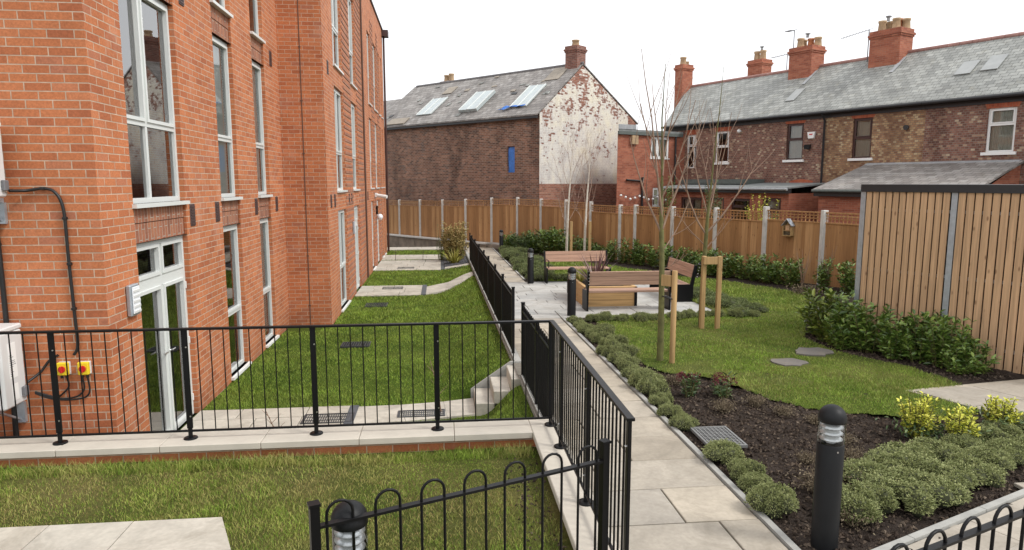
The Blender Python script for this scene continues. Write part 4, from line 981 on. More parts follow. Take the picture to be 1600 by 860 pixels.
def onroof(s,q,lift=.08):          # s along the eaves, q fraction up the slope
    E=C0+V(0,0,ez-.12)-h2*.22; Rr=C0+h2*rw+V(0,0,rz+.06); return E+(Rr-E)*q+h1*s+V(0,0,lift)
upv=((C0+h2*rw+V(0,0,rz+.06))-(C0+V(0,0,ez-.12)-h2*.22)).normalized(); nrm=h1.cross(upv).normalized(); nrm=nrm if nrm.z>0 else -nrm
def skylight(s0,s1,q0,q1,name,mat,th,bars=1):
    a_=onroof(s0,q0,0)+nrm*.075; b_=onroof(s0,q1,0)+nrm*.075
    m_=MB(); m_.obox(a_,h1*(s1-s0),b_-a_,nrm*th); o=m_.build(name,M[mat],roof)
    if bars:
        f=MB()
        for i in range(bars+2): 
            w_=.05; f.obox(a_+h1*((s1-s0-w_)*i/(bars+1))+nrm*th,h1*w_,b_-a_,nrm*.03)
        f.build('glazing_bar',M['upvc'],o)
SKY=[(1.15,2.25,.17,.60,'skylight','skylight',.05,1),(4.55,5.9,.17,.56,'skylight','skylight',.16,1),(8.35,9.6,.2,.57,'skylight','skylight',.05,1),(.7,1.65,.70,.96,'roof_patch','board',.02,0),(8.55,9.35,.68,.84,'roof_patch','board',.02,0),(10.0,11.6,.03,.16,'roof_patch','board',.05,0)]
for q in SKY: skylight(*q)
rr=random.Random(19)
for k in range(26):              # slipped and broken slates
    s_=rr.uniform(.3,12.5); q_=rr.uniform(.04,.95); m_=MB(); a_=onroof(s_,q_,0)+nrm*.072; m_.obox(a_,h1*rr.uniform(.2,.4)+upv*rr.uniform(-.06,.06),upv*rr.uniform(.12,.26)+h1*rr.uniform(-.05,.05),nrm*.018); m_.build('slipped_slate',M[rr.choice(['slate','darkpaint','slate','board'])] if k<18 else M['slate'],roof)
# blue sheeting
rr=random.Random(9)
tp=MB(); g0=[]
for i in range(8):
    for j in range(5):
        f=(4-j)/4; wv=.25+.75*f*(.6+.4*math.sin(i*1.7)); p=onroof(1.15+1.35*i/7+.5*(1-f),.19-.19*wv*(j/4)*(1.3 if i>4 else .6)-.01*i*0,0)+nrm*(.12+.07*rr.random()); g0.append(p)
tp.add(g0,[(i*5+j,i*5+j+1,i*5+j+6,i*5+j+5) for i in range(7) for j in range(4)],True)
tag(tp.build('tarpaulin',M['tarp']),'crumpled blue tarpaulin lying below the skylight on the old roof','tarpaulin')
tp=MB(); g0=[]
for i in range(6):
    for j in range(7): g0.append(C0+h1*(1.62+.46*i/5)-h2*(-.10+.05*rr.random())+V(0,0,2.99+1.27*j/6))
tp.add(g0,[(i*7+j,i*7+j+1,i*7+j+8,i*7+j+7) for i in range(5) for j in range(6)],True)
tag(tp.build('tarpaulin',M['tarp']),'blue sheet filling the small window hole in the old brick wall','tarpaulin')
cc=C0+h2*rw+h1*.48; chimney(H,cc,h1,.75,.75,rz-.5,rz+1.0,[(0,0,.2,.32,'pot')],'brick_plinth')
cc=C0+h2*(rw+.9)+h1*11.0; chimney(H,cc,h1,.9,.6,rz-1,rz+.35,[(-.25,0,.17,.45,'pot'),(.18,0,.17,.4,'pot')],'brick_plinth')
# lower roof beyond its far end
H2=thing('slate_roofed_house','lower slate roofed house behind the far end of the old brick house','house',tuple(C0+h1*LEN+V(0,0,-.6)))
A=C0+h1*(LEN+.02); w=MB()
for q in (0,): wall(w,A-h2*.3,h1,nw,0,10,-1,ez-.1)
w.quad(A+h1*10-h2*.3+V(0,0,-1),A+h1*10+h2*7+V(0,0,-1),A+h1*10+h2*7+V(0,0,7),A+h1*10-h2*.3+V(0,0,ez-.1)); w.build('wall',M['brick_old'],H2)
w=MB(); e=A-h2*.5+V(0,0,ez-.2); r_=A+h2*3.0+V(0,0,7.75); w.ext([e,e+h1*10,r_+h1*10,r_],V(0,0,.08)); e=A+h2*7+V(0,0,5.6); w.ext([r_,r_+h1*10,e+h1*10,e],V(0,0,.08)); w.build('roof',M['slate_old'],H2)

# --- brick terrace
T0=V(19.02,21.5,0); a=R(25.7); dt=V(-math.sin(a),math.cos(a),0); dn=V(-math.cos(a),-math.sin(a),0)
EZ=5.50; RZ=7.80; RW=3.0; DW=6.4
def tw(s,z,off=0): return T0+dt*s+dn*off+V(0,0,z)
def house(s0,s1,label,mat,wins,skew=0):
    e1=lambda off: s1-.004+skew*off
    Hh=thing('terraced_house',label,'house',tuple(tw((s0+s1)/2,-.4)),'slate roofed brick terrace')
    ops=[(w[0]-s0,w[1]-s0,w[2],w[3],.11) for w in wins]
    m_=MB(); wall(m_,T0+dt*s0,dt,dn,0,s1-s0,-1,EZ,ops)
    for k_ in (0,1):
        q=(lambda off: s0) if k_==0 else (lambda off: e1(-off)+.004)
        m_.add([tw(q(0),-1),tw(q(-DW),-1,-DW),tw(q(-DW),EZ,-DW),tw(q(-RW),RZ-.02,-RW),tw(q(0),EZ)],[(0,1,2,3,4)])
    m_.quad(tw(s0,-1,-DW),tw(e1(DW),-1,-DW),tw(e1(DW),EZ,-DW),tw(s0,EZ,-DW)); m_.build('wall',M[mat],Hh)
    r_=MB(); x0=s0+.004; x1=s1-.004
    r_.ext([tw(x0,EZ-.12,.26),tw(e1(-.26),EZ-.12,.26),tw(e1(RW),RZ,-RW),tw(x0,RZ,-RW)],V(0,0,.07)); r_.ext([tw(x0,RZ,-RW),tw(e1(RW),RZ,-RW),tw(e1(DW+.25),EZ-.1,-DW-.25),tw(x0,EZ-.1,-DW-.25)],V(0,0,.07)); rf=r_.build('roof',M['slate'],Hh)
    t=MB(); k=0
    while s0+k*.45<e1(RW)-.2: p=tw(s0+k*.45,RZ+.06,-RW); t.tube([p,p+dt*min(.44,e1(RW)-s0-k*.45-.004)],.10,8); k+=1
    t.build('ridge_tile',M['ridge'],rf)
    gt=MB(); gt.tube([tw(s0+.004,EZ-.13,.30),tw(s1-.004,EZ-.13,.30)],.06,8); gt.obox(tw(s0+.004,EZ-.34,.003),dt*(s1-s0-.008),dn*.03,(0,0,.22)); gt.build('gutter',M['darkpaint'],Hh)
    for w in wins:
        o=window(Hh,T0,dt,dn,*w[:4],mat=w[4],depth=.09,mull=w[6] if len(w)>6 else (),trans=w[5],sill=False,curtain=w[7] if len(w)>7 else False,fw=.075)
        if len(w)<=8:
            s=MB(); s.obox(tw(w[0]-.1,w[2]-.10,-.08),dt*(w[1]-w[0]+.2),dn*.16,(0,0,.10)); s.build('sill',M['white'],o)
        # cambered arch of rubbed bricks over the head
        s=MB(); n_=8; A_=[];B_=[]; A2=[];B2=[]
        for k in range(n_+1):
            f=k/n_; u=w[0]-.05+(w[1]-w[0]+.1)*f; u2=w[0]-.14+(w[1]-w[0]+.28)*f; ar=.09*math.sin(math.pi*f)
            A_.append(tw(u,w[3]-.02+ar*0,.012));B_.append(tw(u2,w[3]+.20+ar,.012)); A2.append(tw(u,w[3]-.02,-.02));B2.append(tw(u2,w[3]+.20+ar,-.02))
        N_=n_+1; s.add(A_+B_+A2+B2,[(k,k+1,N_+k+1,N_+k) for k in range(n_)]+[(k+1,k,2*N_+k,2*N_+k+1) for k in range(n_)]+[(N_+k,N_+k+1,3*N_+k+1,3*N_+k) for k in range(n_)]); s.build('arch',M['brick_arch'],Hh)
    return Hh,rf
hC,rC=house(-7.0,2.66,'nearest house of the brick terrace, dark bricks with one white window','brick_dark',[(-.28,.58,3.52,5.02,'white',(.62,),(),True)])
hB,rB=house(2.664,6.68,'buff brick house of the terrace with one brown framed curtained window','brick_buff',[(4.66,5.47,3.46,5.06,'maroon',(.5,),(),True)])
hA2,rA2=house(6.684,9.9,'narrow dark brick house of the terrace between downpipe and chimney','brick_dark',[(7.72,8.56,3.48,5.06,'maroon',(.55,),(),True),(7.24,8.16,.6,2.34,'maroon',(.55,),(),True)])
hA1,rA1=house(9.904,16.1,'end house of the brick terrace with white windows, farthest from the timber store','brick_dark',[(11.78,12.60,3.46,4.98,'white',(.5,),(),False),(13.86,14.52,3.22,4.92,'white',(.66,),(.3,),False,1)],skew=.45)
def onT(s,q,lift=0): 
    E=tw(s,EZ-.12,.26); Rr=tw(s,RZ,-RW); return E+(Rr-E)*q+V(0,0,lift)
tup=(tw(0,RZ,-RW)-tw(0,EZ-.12,.26)).normalized(); tnr=dt.cross(tup).normalized(); tnr=tnr if tnr.z>0 else -tnr
def tlight(roof,s0,s1,q0,q1):
    m_=MB(); a_=onT(s0,q0)+tnr*.075; b_=onT(s0,q1)+tnr*.075; m_.obox(a_,dt*(s1-s0),b_-a_,tnr*.03); m_.build('skylight',M['rooflight'],roof)
tlight(rC,1.75,2.3,.40,.62); tlight(rC,.9,1.45,.42,.66); tlight(rA2,8.75,9.2,.28,.52)
chimney(hB,tw(5.75,0,-2.75),dt,1.30,.95,RZ-.9,RZ+1.02,[(-.48,-.2,.16,.42,'pot'),(-.16,-.2,.19,.46,'pot_red'),(.18,-.2,.17,.42,'pot'),(.48,-.2,.15,.42,'pot'),(-.3,.22,.16,.42,'pot'),(.3,.22,.16,.42,'pot')],cowl=(.18,.44))
chimney(hA2,tw(9.75,0,-2.75),dt,1.20,.95,RZ-.9,RZ+.98,[(-.42,-.2,.17,.42,'pot'),(-.05,-.2,.15,.42,'pot_red'),(.36,-.2,.18,.42,'pot'),(.2,.22,.16,.42,'pot')],cowl=(.0,.46))
chimney(hA1,tw(14.7,0,-5.6),dt,.95,.8,RZ-2.2,RZ+1.38,[(-.2,0,.17,.5,'pot'),(.2,0,.17,.5,'pot')],cowl=(-.1,.54))
chimney(hA1,tw(17.45,0,-2.6),dn,.80,.58,RZ-1.6,RZ+1.25,[(.08,0,.18,.42,'pot'),(-.27,0,.09,.22,'pot')])
fl=MB()
for (s,q) in ((5.0,.78),(9.05,.78)): fl.obox(onT(s,q-.16)+tnr*.075,dt*.14,tup*1.15,tnr*.02)
fl.build('flashing',M['lead'],rB)
# downpipe, alarm box, lamp
b=MB(); b.tube([tw(6.68,EZ-.2,.30),tw(6.68,EZ-.45,.10),tw(6.68,-.5,.10)],.045,8);
b.build('downpipe',M['darkpaint'],hA2)
T=thing('alarm_box','white alarm box under the eaves, left of the downpipe','alarm box',tuple(tw(7.3,4.5,.02)))
b=MB(); o=tw(7.12,4.36,.003); b.ext([o+dt*.05,o+dt*.31,o+dt*.36+V(0,0,.27),o+V(0,0,.27)],dn*.09); b.build('case',M['white'],T)
b=MB(); b.obox(tw(7.22,4.50,.094),dt*.16,dn*.004,(0,0,.05)); b.build('strobe_panel',M['red'],T)
T=thing('floodlight','small dark floodlight below the white alarm box','floodlight',tuple(tw(7.4,4.0,.02)))
b=MB(); b.obox(tw(7.28,3.95,.07),dt*.28,dn*.10+V(0,0,-.04),(0,0,.16)); b.build('lamp_head',M['bollard'],T); b=MB(); b.obox(tw(7.38,3.9,.003),dt*.08,dn*.08,(0,0,.08)); b.build('bracket',M['bollard'],T)
T=thing('floodlight','white twin floodlight high on the end house of the terrace','floodlight',tuple(tw(11.1,4.9,.02)))
b=MB(); b.lathe(tw(11.1,4.9,.12),[(0,-.09),(.08,-.06),(.1,0),(.08,.06),(0,.09)],12); b.build('lamp_head',M['white'],T); b=MB(); b.obox(tw(11.06,4.85,.003),dt*.08,dn*.08,(0,0,.1)); b.build('bracket',M['white'],T)
T=thing('flue','round black flue outlet in the buff brick wall','flue',tuple(tw(3.3,4.55,.02)))
b=MB(); b.tube([tw(3.3,4.55,.003),tw(3.3,4.55,.09)],.075,12); b.build('pipe',M['darkpaint'],T); b=MB(); b.tube([tw(3.3,4.55,.09),tw(3.3,4.55,.11)],.10,12); b.build('collar',M['darkpaint'],T)
def aerial(p,h,dirv,L,label):
    T=thing('aerial',label,'aerial',tuple(p)); b=MB(); top=p+V(0,0,h); b.tube([p,top],.022,6); b.build('mast',M['ac_dark'],T)
    d=Vector(dirv).normalized(); b=MB(); b.tube([top-d*.15,top+d*L],.012,5); s=V(-d.y,d.x,0)
    for k in range(9): q=top+d*(.1+k*(L-.15)/8); b.tube([q-s*.16+V(0,0,.0),q+s*.16],.008,4)
    b.build('antenna',M['ac_dark'],T)
aerial(tw(6.75,RZ-.25,-2.75),1.5,dt+V(0,0,-.12),1.3,'thin television aerial beside the biggest chimney stack')
aerial(tw(11.9,RZ-.2,-4.2),1.35,dt+V(0,0,-.05),1.0,'television aerial beside the small chimney behind the ridge')
aerial(tw(10.6,RZ-.1,-2.9),2.05,dt+V(0,0,.0),.5,'tallest thin aerial left of the middle chimney stack')
# --- red brick annex at the end of the terrace
An=thing('brick_annex','red brick annex with flat felt roof between the white gable and the terrace','annex',tuple(tw(14.6,-.4,2)))
O=tw(14.63,0,0); FD=dn; fn=-dt   # face runs from the terrace towards the garden
w=MB(); wall(w,O,dn,fn,.02,4.56,-1,4.95,[(1.15,2.40,3.70,4.76,.1),(1.72,2.18,1.3,2.22,.1)])
B0=O+dn*4.56; 
B1=B0+V(.86,2.45,0); w.quad(B0+V(0,0,-1),B1+V(0,0,-1),B1+V(0,0,4.95),B0+V(0,0,4.95)); w.quad(B1+V(0,0,-1),O+dt*2.2+V(0,0,-1),O+dt*2.2+V(0,0,4.95),B1+V(0,0,4.95)); w.build('wall',M['brick_red'],An)
w=MB(); w.ext([O+dn*.28+fn*.12+V(0,0,4.95),B0+fn*.12+dn*.06+V(0,0,4.95),B1+V(0,0,4.95),O+dn*.28+dt*2.2+V(0,0,4.95)],V(0,0,.10)); rfa=w.build('roof',M['felt'],An)
w=MB(); w.ext([O+dn*3.5+fn*.14+V(0,0,5.053),B0+fn*.14+dn*.08+V(0,0,5.053),B1+V(0,0,5.053),B1-dn*1.0+V(0,0,5.053)],V(0,0,.22)); w.build('roof_kerb',M['lead'],rfa)
w=MB(); w.obox(O+dn*.28+fn*.02+V(0,0,4.80),dn*4.3,fn*.10,(0,0,.15)); w.build('fascia',M['fasciagreen'],An)
window(An,O,dn,fn,1.15,2.40,3.70,4.76,mat='white',depth=.07,mull=(.62,),trans=(),fw=.08,curtain=True)
window(An,O,dn,fn,1.72,2.18,1.3,2.22,mat='white',depth=.07,trans=(.5,),fw=.06)
b=MB(); b.tube([O+dn*.75+fn*.07+V(0,0,4.8),O+dn*.75+fn*.07+V(0,0,-.5)],.05,8); b.build('downpipe',M['darkpaint'],An)
b=MB(); b.tube([O+dn*2.95+fn*.07+V(0,0,2.75),O+dn*2.95+fn*.07+V(0,0,-.5)],.055,8); b.tube([O+dn*2.95+fn*.07+V(0,0,2.55),O+dn*4.0+fn*.07+V(0,0,2.62)],.045,8); b.build('soil_pipe',M['darkpaint'],An)
b=MB(); b.obox(O+dn*3.35+fn*.003+V(0,0,4.35),dn*.40,fn*.14,(0,0,.42)); b.build('vent_box',M['pot'],An)
T=thing('string_lights','string of round white lamps strung along the red annex wall','string lights',tuple(O+dn*3+V(0,0,1.9)))
b=MB(); cb=[]
for k in range(13):
    bl=MB()
    p=O+dn*(4.45-k*.30)+fn*.20+V(0,0,1.95-.16*math.sin(k*.75)**2-.012*k); cb.append(p)
    q=p+V(0,0,-.09); bl.lathe(q,[(0.001,-.065),(.05,-.04),(.065,0),(.05,.04),(.001,.065)],8); bl.build('bulb',M['white'],T)
b.tube(cb,.010,5); b.build('cable',M['cable'],T)
# --- flat roofed rear extension
E1=thing('rear_extension','long flat roofed rear extension with grey felt edge below the terrace windows','extension',tuple(tw(10,-.4,2.4)))
s0,s1,off=6.45,13.3,2.5
w=MB(); wall(w,tw(s0,0,off),dt,dn,0,s1-s0,-1,2.05,[(.35,1.25,-.2,1.85,.12),(1.9,2.9,.6,1.8,.12),(3.3,4.2,-.2,1.8,.12),(4.6,5.9,.7,1.8,.12)])
w.quad(tw(s0,-1,off),tw(s0,-1,.01),tw(s0,2.05,.01),tw(s0,2.05,off)); w.quad(tw(s1,-1,off),tw(s1,-1,.01),tw(s1,2.05,.01),tw(s1,2.05,off)); w.build('wall',M['brick_red'],E1)
w=MB(); w.ext([tw(s0-.15,2.24,off+.25),tw(s1+.1,2.24,off+.25),tw(s1+.1,2.42,.01),tw(s0-.15,2.42,.01)],V(0,0,.06)); rfe=w.build('roof',M['felt'],E1)
w=MB(); w.obox(tw(9.6,2.42,.02),dt*3.8,dn*1.5,(0,0,.22)); w.build('raised_roof',M['fasciagreen'],rfe)
w=MB(); w.obox(tw(s0-.12,2.05,off+.02),dt*(s1-s0+.2),dn*.2,(0,0,.19)); w.build('fascia',M['darkpaint'],E1)
w=MB(); w.tube([tw(s0-.12,2.22,off+.29),tw(s1+.1,2.22,off+.29)],.06,8); w.build('gutter',M['lead'],E1)
Oe=tw(s0,0,off)
window(E1,Oe,dt,dn,.35,1.25,-.2,1.85,mat='maroon',trans=(.75,),door=True,sill=False,fw=.09,curtain=True)
window(E1,Oe,dt,dn,1.9,2.9,.6,1.8,mat='maroon',trans=(.7,),sill=False,fw=.07)
w=MB(); w.obox(tw(s0+3.3,-.2,off-.10),dt*.9,dn*.05,(0,0,2.0)); dd=w.build('door',M['terracotta'],E1)
w=MB()
for q in (3.3,4.12): w.obox(tw(s0+q,-.2,off-.05),dt*.08,dn*.03,(0,0,2.0))
w.obox(tw(s0+3.38,1.72,off-.05),dt*.74,dn*.03,(0,0,.08)); w.build('frame',M['maroon'],dd)
window(E1,Oe,dt,dn,4.6,5.9,.7,1.8,mat='maroon',mull=(.5,),trans=(),sill=False,fw=.07,curtain=True)
# --- slate roofed outbuilding
E2=thing('slate_outbuilding','lean to outbuilding with mossy slate roof rising above the timber store','outbuilding',tuple(tw(2.5,-.4,3)))
q0,q1,of=-.55,4.78,3.0
w=MB(); wall(w,tw(q0,0,of),dt,dn,0,q1-q0,-1,2.05)
for s in (q0,q1): w.add([tw(s,-1,of),tw(s,-1,.01),tw(s,3.12,.01),tw(s,2.05,of)],[(0,1,2,3)])
w.build('wall',M['brick_red'],E2)
w=MB(); w.ext([tw(q0-.1,2.18,of+.22),tw(q1+.1,2.18,of+.22),tw(q1-.0,3.16,.012),tw(q0-.1,3.16,.012)],V(0,0,.07)); w.build('roof',M['slate_old'],E2)
w=MB(); w.obox(tw(q0-.1,1.98,of+.01),dt*(q1-q0+.2),dn*.17,(0,0,.19)); w.build('fascia',M['darkpaint'],E2)
w=MB(); w.tube([tw(q0-.1,2.18,of+.26),tw(q1+.12,2.18,of+.26)],.055,8); w.build('gutter',M['fasciagreen'],E2)
w=MB(); w.obox(tw(q0,3.20,.015),dt*(q1-q0),dn*.16+V(0,0,-.05),(0,0,.05)); w.build('flashing',M['lead'],E2)
# ------------------------------------------------------------------ foliage
def rot_from(nrm,roll):
    n=nrm/np.linalg.norm(nrm,axis=1,keepdims=True); h=np.where(np.abs(n[:,2:3])<.9,np.array([[0,0,1.]]),np.array([[1.,0,0]]))
    t=np.cross(h,n); t/=np.linalg.norm(t,axis=1,keepdims=True); b=np.cross(n,t)
    c,s=np.cos(roll)[:,None],np.sin(roll)[:,None]
    return t*c+b*s, b*c-t*s, n
def leaves(base,direc,L,W,bend=.15,roll=None,six=True):
    """pointed folded leaves from base along direc; returns verts,faces(quads)"""
    N=len(base); direc=direc/np.linalg.norm(direc,axis=1,keepdims=True)
    roll=rng.uniform(-.9,.9,N) if roll is None else roll
    up=np.array([[0,0,1.]])-direc*direc[:,2:3]; up/=np.maximum(np.linalg.norm(up,axis=1,keepdims=True),1e-5)
    sd=np.cross(direc,up); c,s=np.cos(roll)[:,None],np.sin(roll)[:,None]; side=sd*c+up*s; nr=up*c-sd*s
    L=np.broadcast_to(L,(N,))[:,None]; W=np.broadcast_to(W,(N,))[:,None]
    mid=base+direc*L*.5; tip=base+direc*L-nr*L*bend
    if six:
        q1=base+direc*L*.28; q2=base+direc*L*.68-nr*L*bend*.4; f=nr*W*.22
        v=np.stack([base,q1-side*W*.45+f,q2-side*W*.42+f,tip,q2+side*W*.42+f,q1+side*W*.45+f,q1,q2],1).reshape(-1,3)
        i=np.arange(N)[:,None]*8
        F=np.concatenate([i+np.array([[0,6,1,1]]),i+np.array([[6,7,2,1]]),i+np.array([[7,3,2,2]]),i+np.array([[0,5,6,6]]),i+np.array([[6,5,4,7]]),i+np.array([[7,4,3,3]])],0)
        return v,F
    v=np.stack([base,mid-side*W*.5+nr*W*.12,tip,mid+side*W*.5+nr*W*.12],1).reshape(-1,3)
    i=np.arange(N)[:,None]*4
    return v,i+np.array([[0,1,2,3]])
def quads_mesh(name,v,F,mat,parent=None):
    me=bpy.data.meshes.new(name)
    fs=[tuple(dict.fromkeys(f)) for f in F.tolist()] if (F[:,2]==F[:,3]).any() else F.tolist()
    me.from_pydata(v.tolist(),[],fs); me.update(); me.materials.append(mat); return link(name,me,parent)
def cat(parts):
    vs=[];fs=[];n=0
    for v,f in parts: vs.append(v); fs.append(f+n); n+=len(v)
    return np.concatenate(vs),np.concatenate(fs)
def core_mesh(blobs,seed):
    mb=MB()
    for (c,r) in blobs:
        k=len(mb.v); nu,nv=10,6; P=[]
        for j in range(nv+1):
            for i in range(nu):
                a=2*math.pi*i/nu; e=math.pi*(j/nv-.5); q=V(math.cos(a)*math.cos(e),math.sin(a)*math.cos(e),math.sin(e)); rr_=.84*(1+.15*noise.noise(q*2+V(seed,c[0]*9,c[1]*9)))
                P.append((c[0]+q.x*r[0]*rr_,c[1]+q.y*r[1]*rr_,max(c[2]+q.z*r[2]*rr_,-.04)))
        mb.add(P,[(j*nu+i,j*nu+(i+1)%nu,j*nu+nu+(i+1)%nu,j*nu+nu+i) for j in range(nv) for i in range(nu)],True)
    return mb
def cushion(seed,R_,Hh,nl,ll,lw,mat,nb=7,rr_=(.38,.58)):
    """a low mound made of several tight cushions of tiny leaves; returns (Empty-less) prototype empties with parts"""
    rs=np.random.default_rng(seed); blobs=[]
    for k in range(nb):
        a=rs.uniform(0,6.28); d=R_*.72*math.sqrt(rs.uniform(0,1)) if k else 0; r=R_*rs.uniform(*rr_)
        blobs.append(((d*math.cos(a),d*math.sin(a),Hh*rs.uniform(.30,.68)*(1-.35*d/R_)),(r,r,Hh*rs.uniform(.36,.55))))
    parts=[]
    for (c,r) in blobs:
        n=int(nl/nb); q=rs.normal(size=(n,3)); q[:,2]=np.abs(q[:,2])*1.1-.25; q/=np.linalg.norm(q,axis=1,keepdims=True)
        rad=(rs.uniform(.72,1.05,n)+.30*rs.uniform(0,1,n)*(rs.uniform(0,1,n)>.8))[:,None]*(1+.14*np.sin(q[:,:1]*9+seed)*np.cos(q[:,1:2]*8))
        b=np.array(c)+q*np.array(r)*rad; ok=b[:,2]>-.01; b=b[ok]; q=q[ok]
        # tufts: three leaves splayed at one point
        for j in range(3):
            dr=q+rs.normal(scale=.55,size=q.shape)+np.array([0,0,.35]); parts.append(leaves(b,dr,rs.uniform(.7,1.3,len(b))*ll,rs.uniform(.7,1.2,len(b))*lw,.1,rs.uniform(-1.5,1.5,len(b)),six=False))
    v,F=cat(parts); return v,F,core_mesh(blobs,seed)
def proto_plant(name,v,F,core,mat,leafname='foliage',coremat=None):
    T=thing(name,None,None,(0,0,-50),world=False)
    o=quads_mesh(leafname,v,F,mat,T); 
    if core: core.build('dark_core',coremat or M['hebe_core'],T)  # solid dark filler behind the leaves, stops the view through them
    return T
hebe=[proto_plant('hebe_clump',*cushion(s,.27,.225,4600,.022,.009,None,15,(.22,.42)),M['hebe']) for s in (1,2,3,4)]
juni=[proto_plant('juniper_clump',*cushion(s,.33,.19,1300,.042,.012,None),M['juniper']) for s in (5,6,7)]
used=set()
def put(pl,x,y,z,sc,rz,label,catg,group,szz=1.0):
    k=pl.name
    if k not in used: used.add(k); o=pl
    else: o=copy_tree(pl)
    o.location=(x,y,z); o.rotation_euler=(0,0,rz); o.scale=(sc,sc,sc*szz); tag(o,label,catg,group); return o
rp=random.Random(21)
def row(pl,pts,sc,lab,group,catg='shrub',dj=.06,szz=1.0,off=0):
    for k,p in enumerate(pts):
        x,y=p[0]+rp.uniform(-dj,dj),p[1]+rp.uniform(-dj,dj); s=(p[2] if len(p)>2 else 1)*sc*rp.uniform(.78,1.2)
        put(rp.choice(pl),x,y,g(y)-.01+off+float(berm(np.array(x),np.array(y))),s,rp.uniform(0,6.28),lab.format(ORD[k]),catg,group,szz*rp.uniform(.9,1.1))
# along the path, from the near bollard away
P1=[(2.56,4.66),(2.56,5.0),(2.54,5.33),(2.53,5.66),(2.53,6.62),(2.52,7.0)]
row(hebe,P1,.72,'grey-green hebe clump, {} along the path from the near corner bollard','hebe clumps edging the path')
P1b=[(2.55+.02*math.sin(y*3),y) for y in (7.42,7.8,8.2,8.6,9.0,9.4,9.85,10.3,10.75,11.2,11.65,12.1)]+[(2.75,9.65),(2.8,10.5),(2.82,11.35)]
row(hebe,P1b,.76,'grey-green hebe clump, {} along the path beyond the hedge gap','hebe clumps edging the path')
P2=[(2.55+i*.33+.0*i,12.6+.10*math.sin(i)+(i/12)*.35) for i in range(12)]
row(hebe,P2,.66,'low green clump, {} from the path in the hedge before the front bench','hebe clumps in front of the patio')
P3=[(5.98+.28*math.sin(k*2.1)+.10*k*.3,16.4-.42*k) for k in range(9)]+[(6.35,15.2),(6.5,14.2),(6.6,13.4)]
row(juni,P3,.95,'low spreading juniper, {} from the back along the right edge of the patio','junipers on the right of the patio')
P4=[(2.72+(k%2)*.42,29.2-.62*k) for k in range(17)]
row(juni,P4,1.15,'low spreading juniper, {} from the far bollard along the far path','junipers along the far path',szz=1.3)
P5=[(2.95+.42*k,19.15+.1*math.sin(k*2)) for k in range(6)]
row(juni,P5,.9,'low dark juniper, {} from the path along the back edge of the patio','junipers behind the patio')
d2x,d2y=d2p.x,d2p.y; nx_,ny_=-d2y,d2x
P6=[(2.42+d2x*s+nx_*.36,3.86+d2y*s+ny_*.36) for s in (.98,1.33,1.70,2.06,2.42,2.78,3.14,3.5,3.86)]
row(hebe,P6,.93,'grey-green hebe clump, {} from the bollard, front row by the foreground path','hebe clumps by the foreground path',szz=.76)
P7=[(2.42+d2x*s+nx_*.80,3.86+d2y*s+ny_*.74) for s in (1.55,1.93,2.3,2.67,3.04,3.41,3.78,4.15)]
row(hebe,P7,1.0,'grey-green hebe clump, {} from the bollard, back row by the foreground path','hebe clumps by the foreground path',szz=.76)

def laurel_proto(seed,h,w,nst,per,ll,lw,mat,name='laurel_shrub'):
    rs=np.random.default_rng(seed); T=thing(name,None,None,(0,0,-50),world=False); st=MB(); parts=[]
    for k in range(nst):
        a=rs.uniform(0,6.28); r=w*.5*math.sqrt(rs.uniform(.05,1)); lean=rs.uniform(.5,1.0); hh=h*rs.uniform(.45,1.2)
        b0=np.array([r*.4*math.cos(a),r*.4*math.sin(a),0]); t0=np.array([r*math.cos(a),r*math.sin(a),hh]); md=(b0+t0)/2+np.array([0,0,.05])
        st.tube([b0,md,t0],[.008,.006,.003],5,False)
        f=rs.uniform(.02,1.0,per)**.85; P=b0+(t0-b0)*f[:,None]; an=np.arange(per)*2.4+a
        el=rs.uniform(-.1,.75,per)+f*.35
        D=np.stack([np.cos(an)*np.cos(el),np.sin(an)*np.cos(el),np.sin(el)],1)
        P=P+D*.01; parts.append(leaves(P,D,ll*rs.uniform(.65,1.2,per),lw*rs.uniform(.8,1.15,per),.18))
    v,F=cat(parts); quads_mesh('foliage',v,F,mat,T); st.build('stem',M['bark_green'],T); return T
lau=[laurel_proto(s,h,w,n,24,.125,.05,M['laurel']) for s,h,w,n in ((31,.72,.74,26),(32,.62,.85,28),(33,.82,.66,24),(34,.68,.8,20),(36,.75,.9,30))]
laL=[laurel_proto(s,.66,.66,28,24,.125,.052,M['laurel_light']) for s in (35,)]
LR_=[(3.3,29.4),(4.0,28.9)]
for (a,b) in zip(FP[3:12],FP[4:13]):          # two bushes to each bay of the fence, set out in front of it
    A_=V(a[0],a[1],0);B_=V(b[0],b[1],0); d_=(B_-A_).normalized(); n_=V(-d_.y,d_.x,0); n_=-n_ if n_.y>0 else n_
    for f in ((.12,.38,.63,.88) if (B_-A_).length>1 else (.5,)): q=A_+(B_-A_)*f+n_*rp.uniform(.62,.85); LR_.append((q.x,q.y,rp.uniform(.78,1.1)*(.82 if a[1]<19 else 1)))
LR_+=[(9.35,15.6,.8),(9.7,14.9,.8),(10.1,14.0,.8)]
row(lau,LR_,1.02,'dark glossy laurel shrub, {} in the row along the curving fence','laurel shrubs along the fence')
LS=[(6.42,10.15),(6.58,9.72),(6.75,9.35),(6.92,9.0),(7.05,8.68),(7.28,8.32,.8),(6.35,9.85,.8),(6.62,9.25,.8),(7.0,8.35,.75)]
row(lau,LS,.90,'glossy green laurel shrub, {} from the back in the bed before the timber store','laurel shrubs by the timber store')
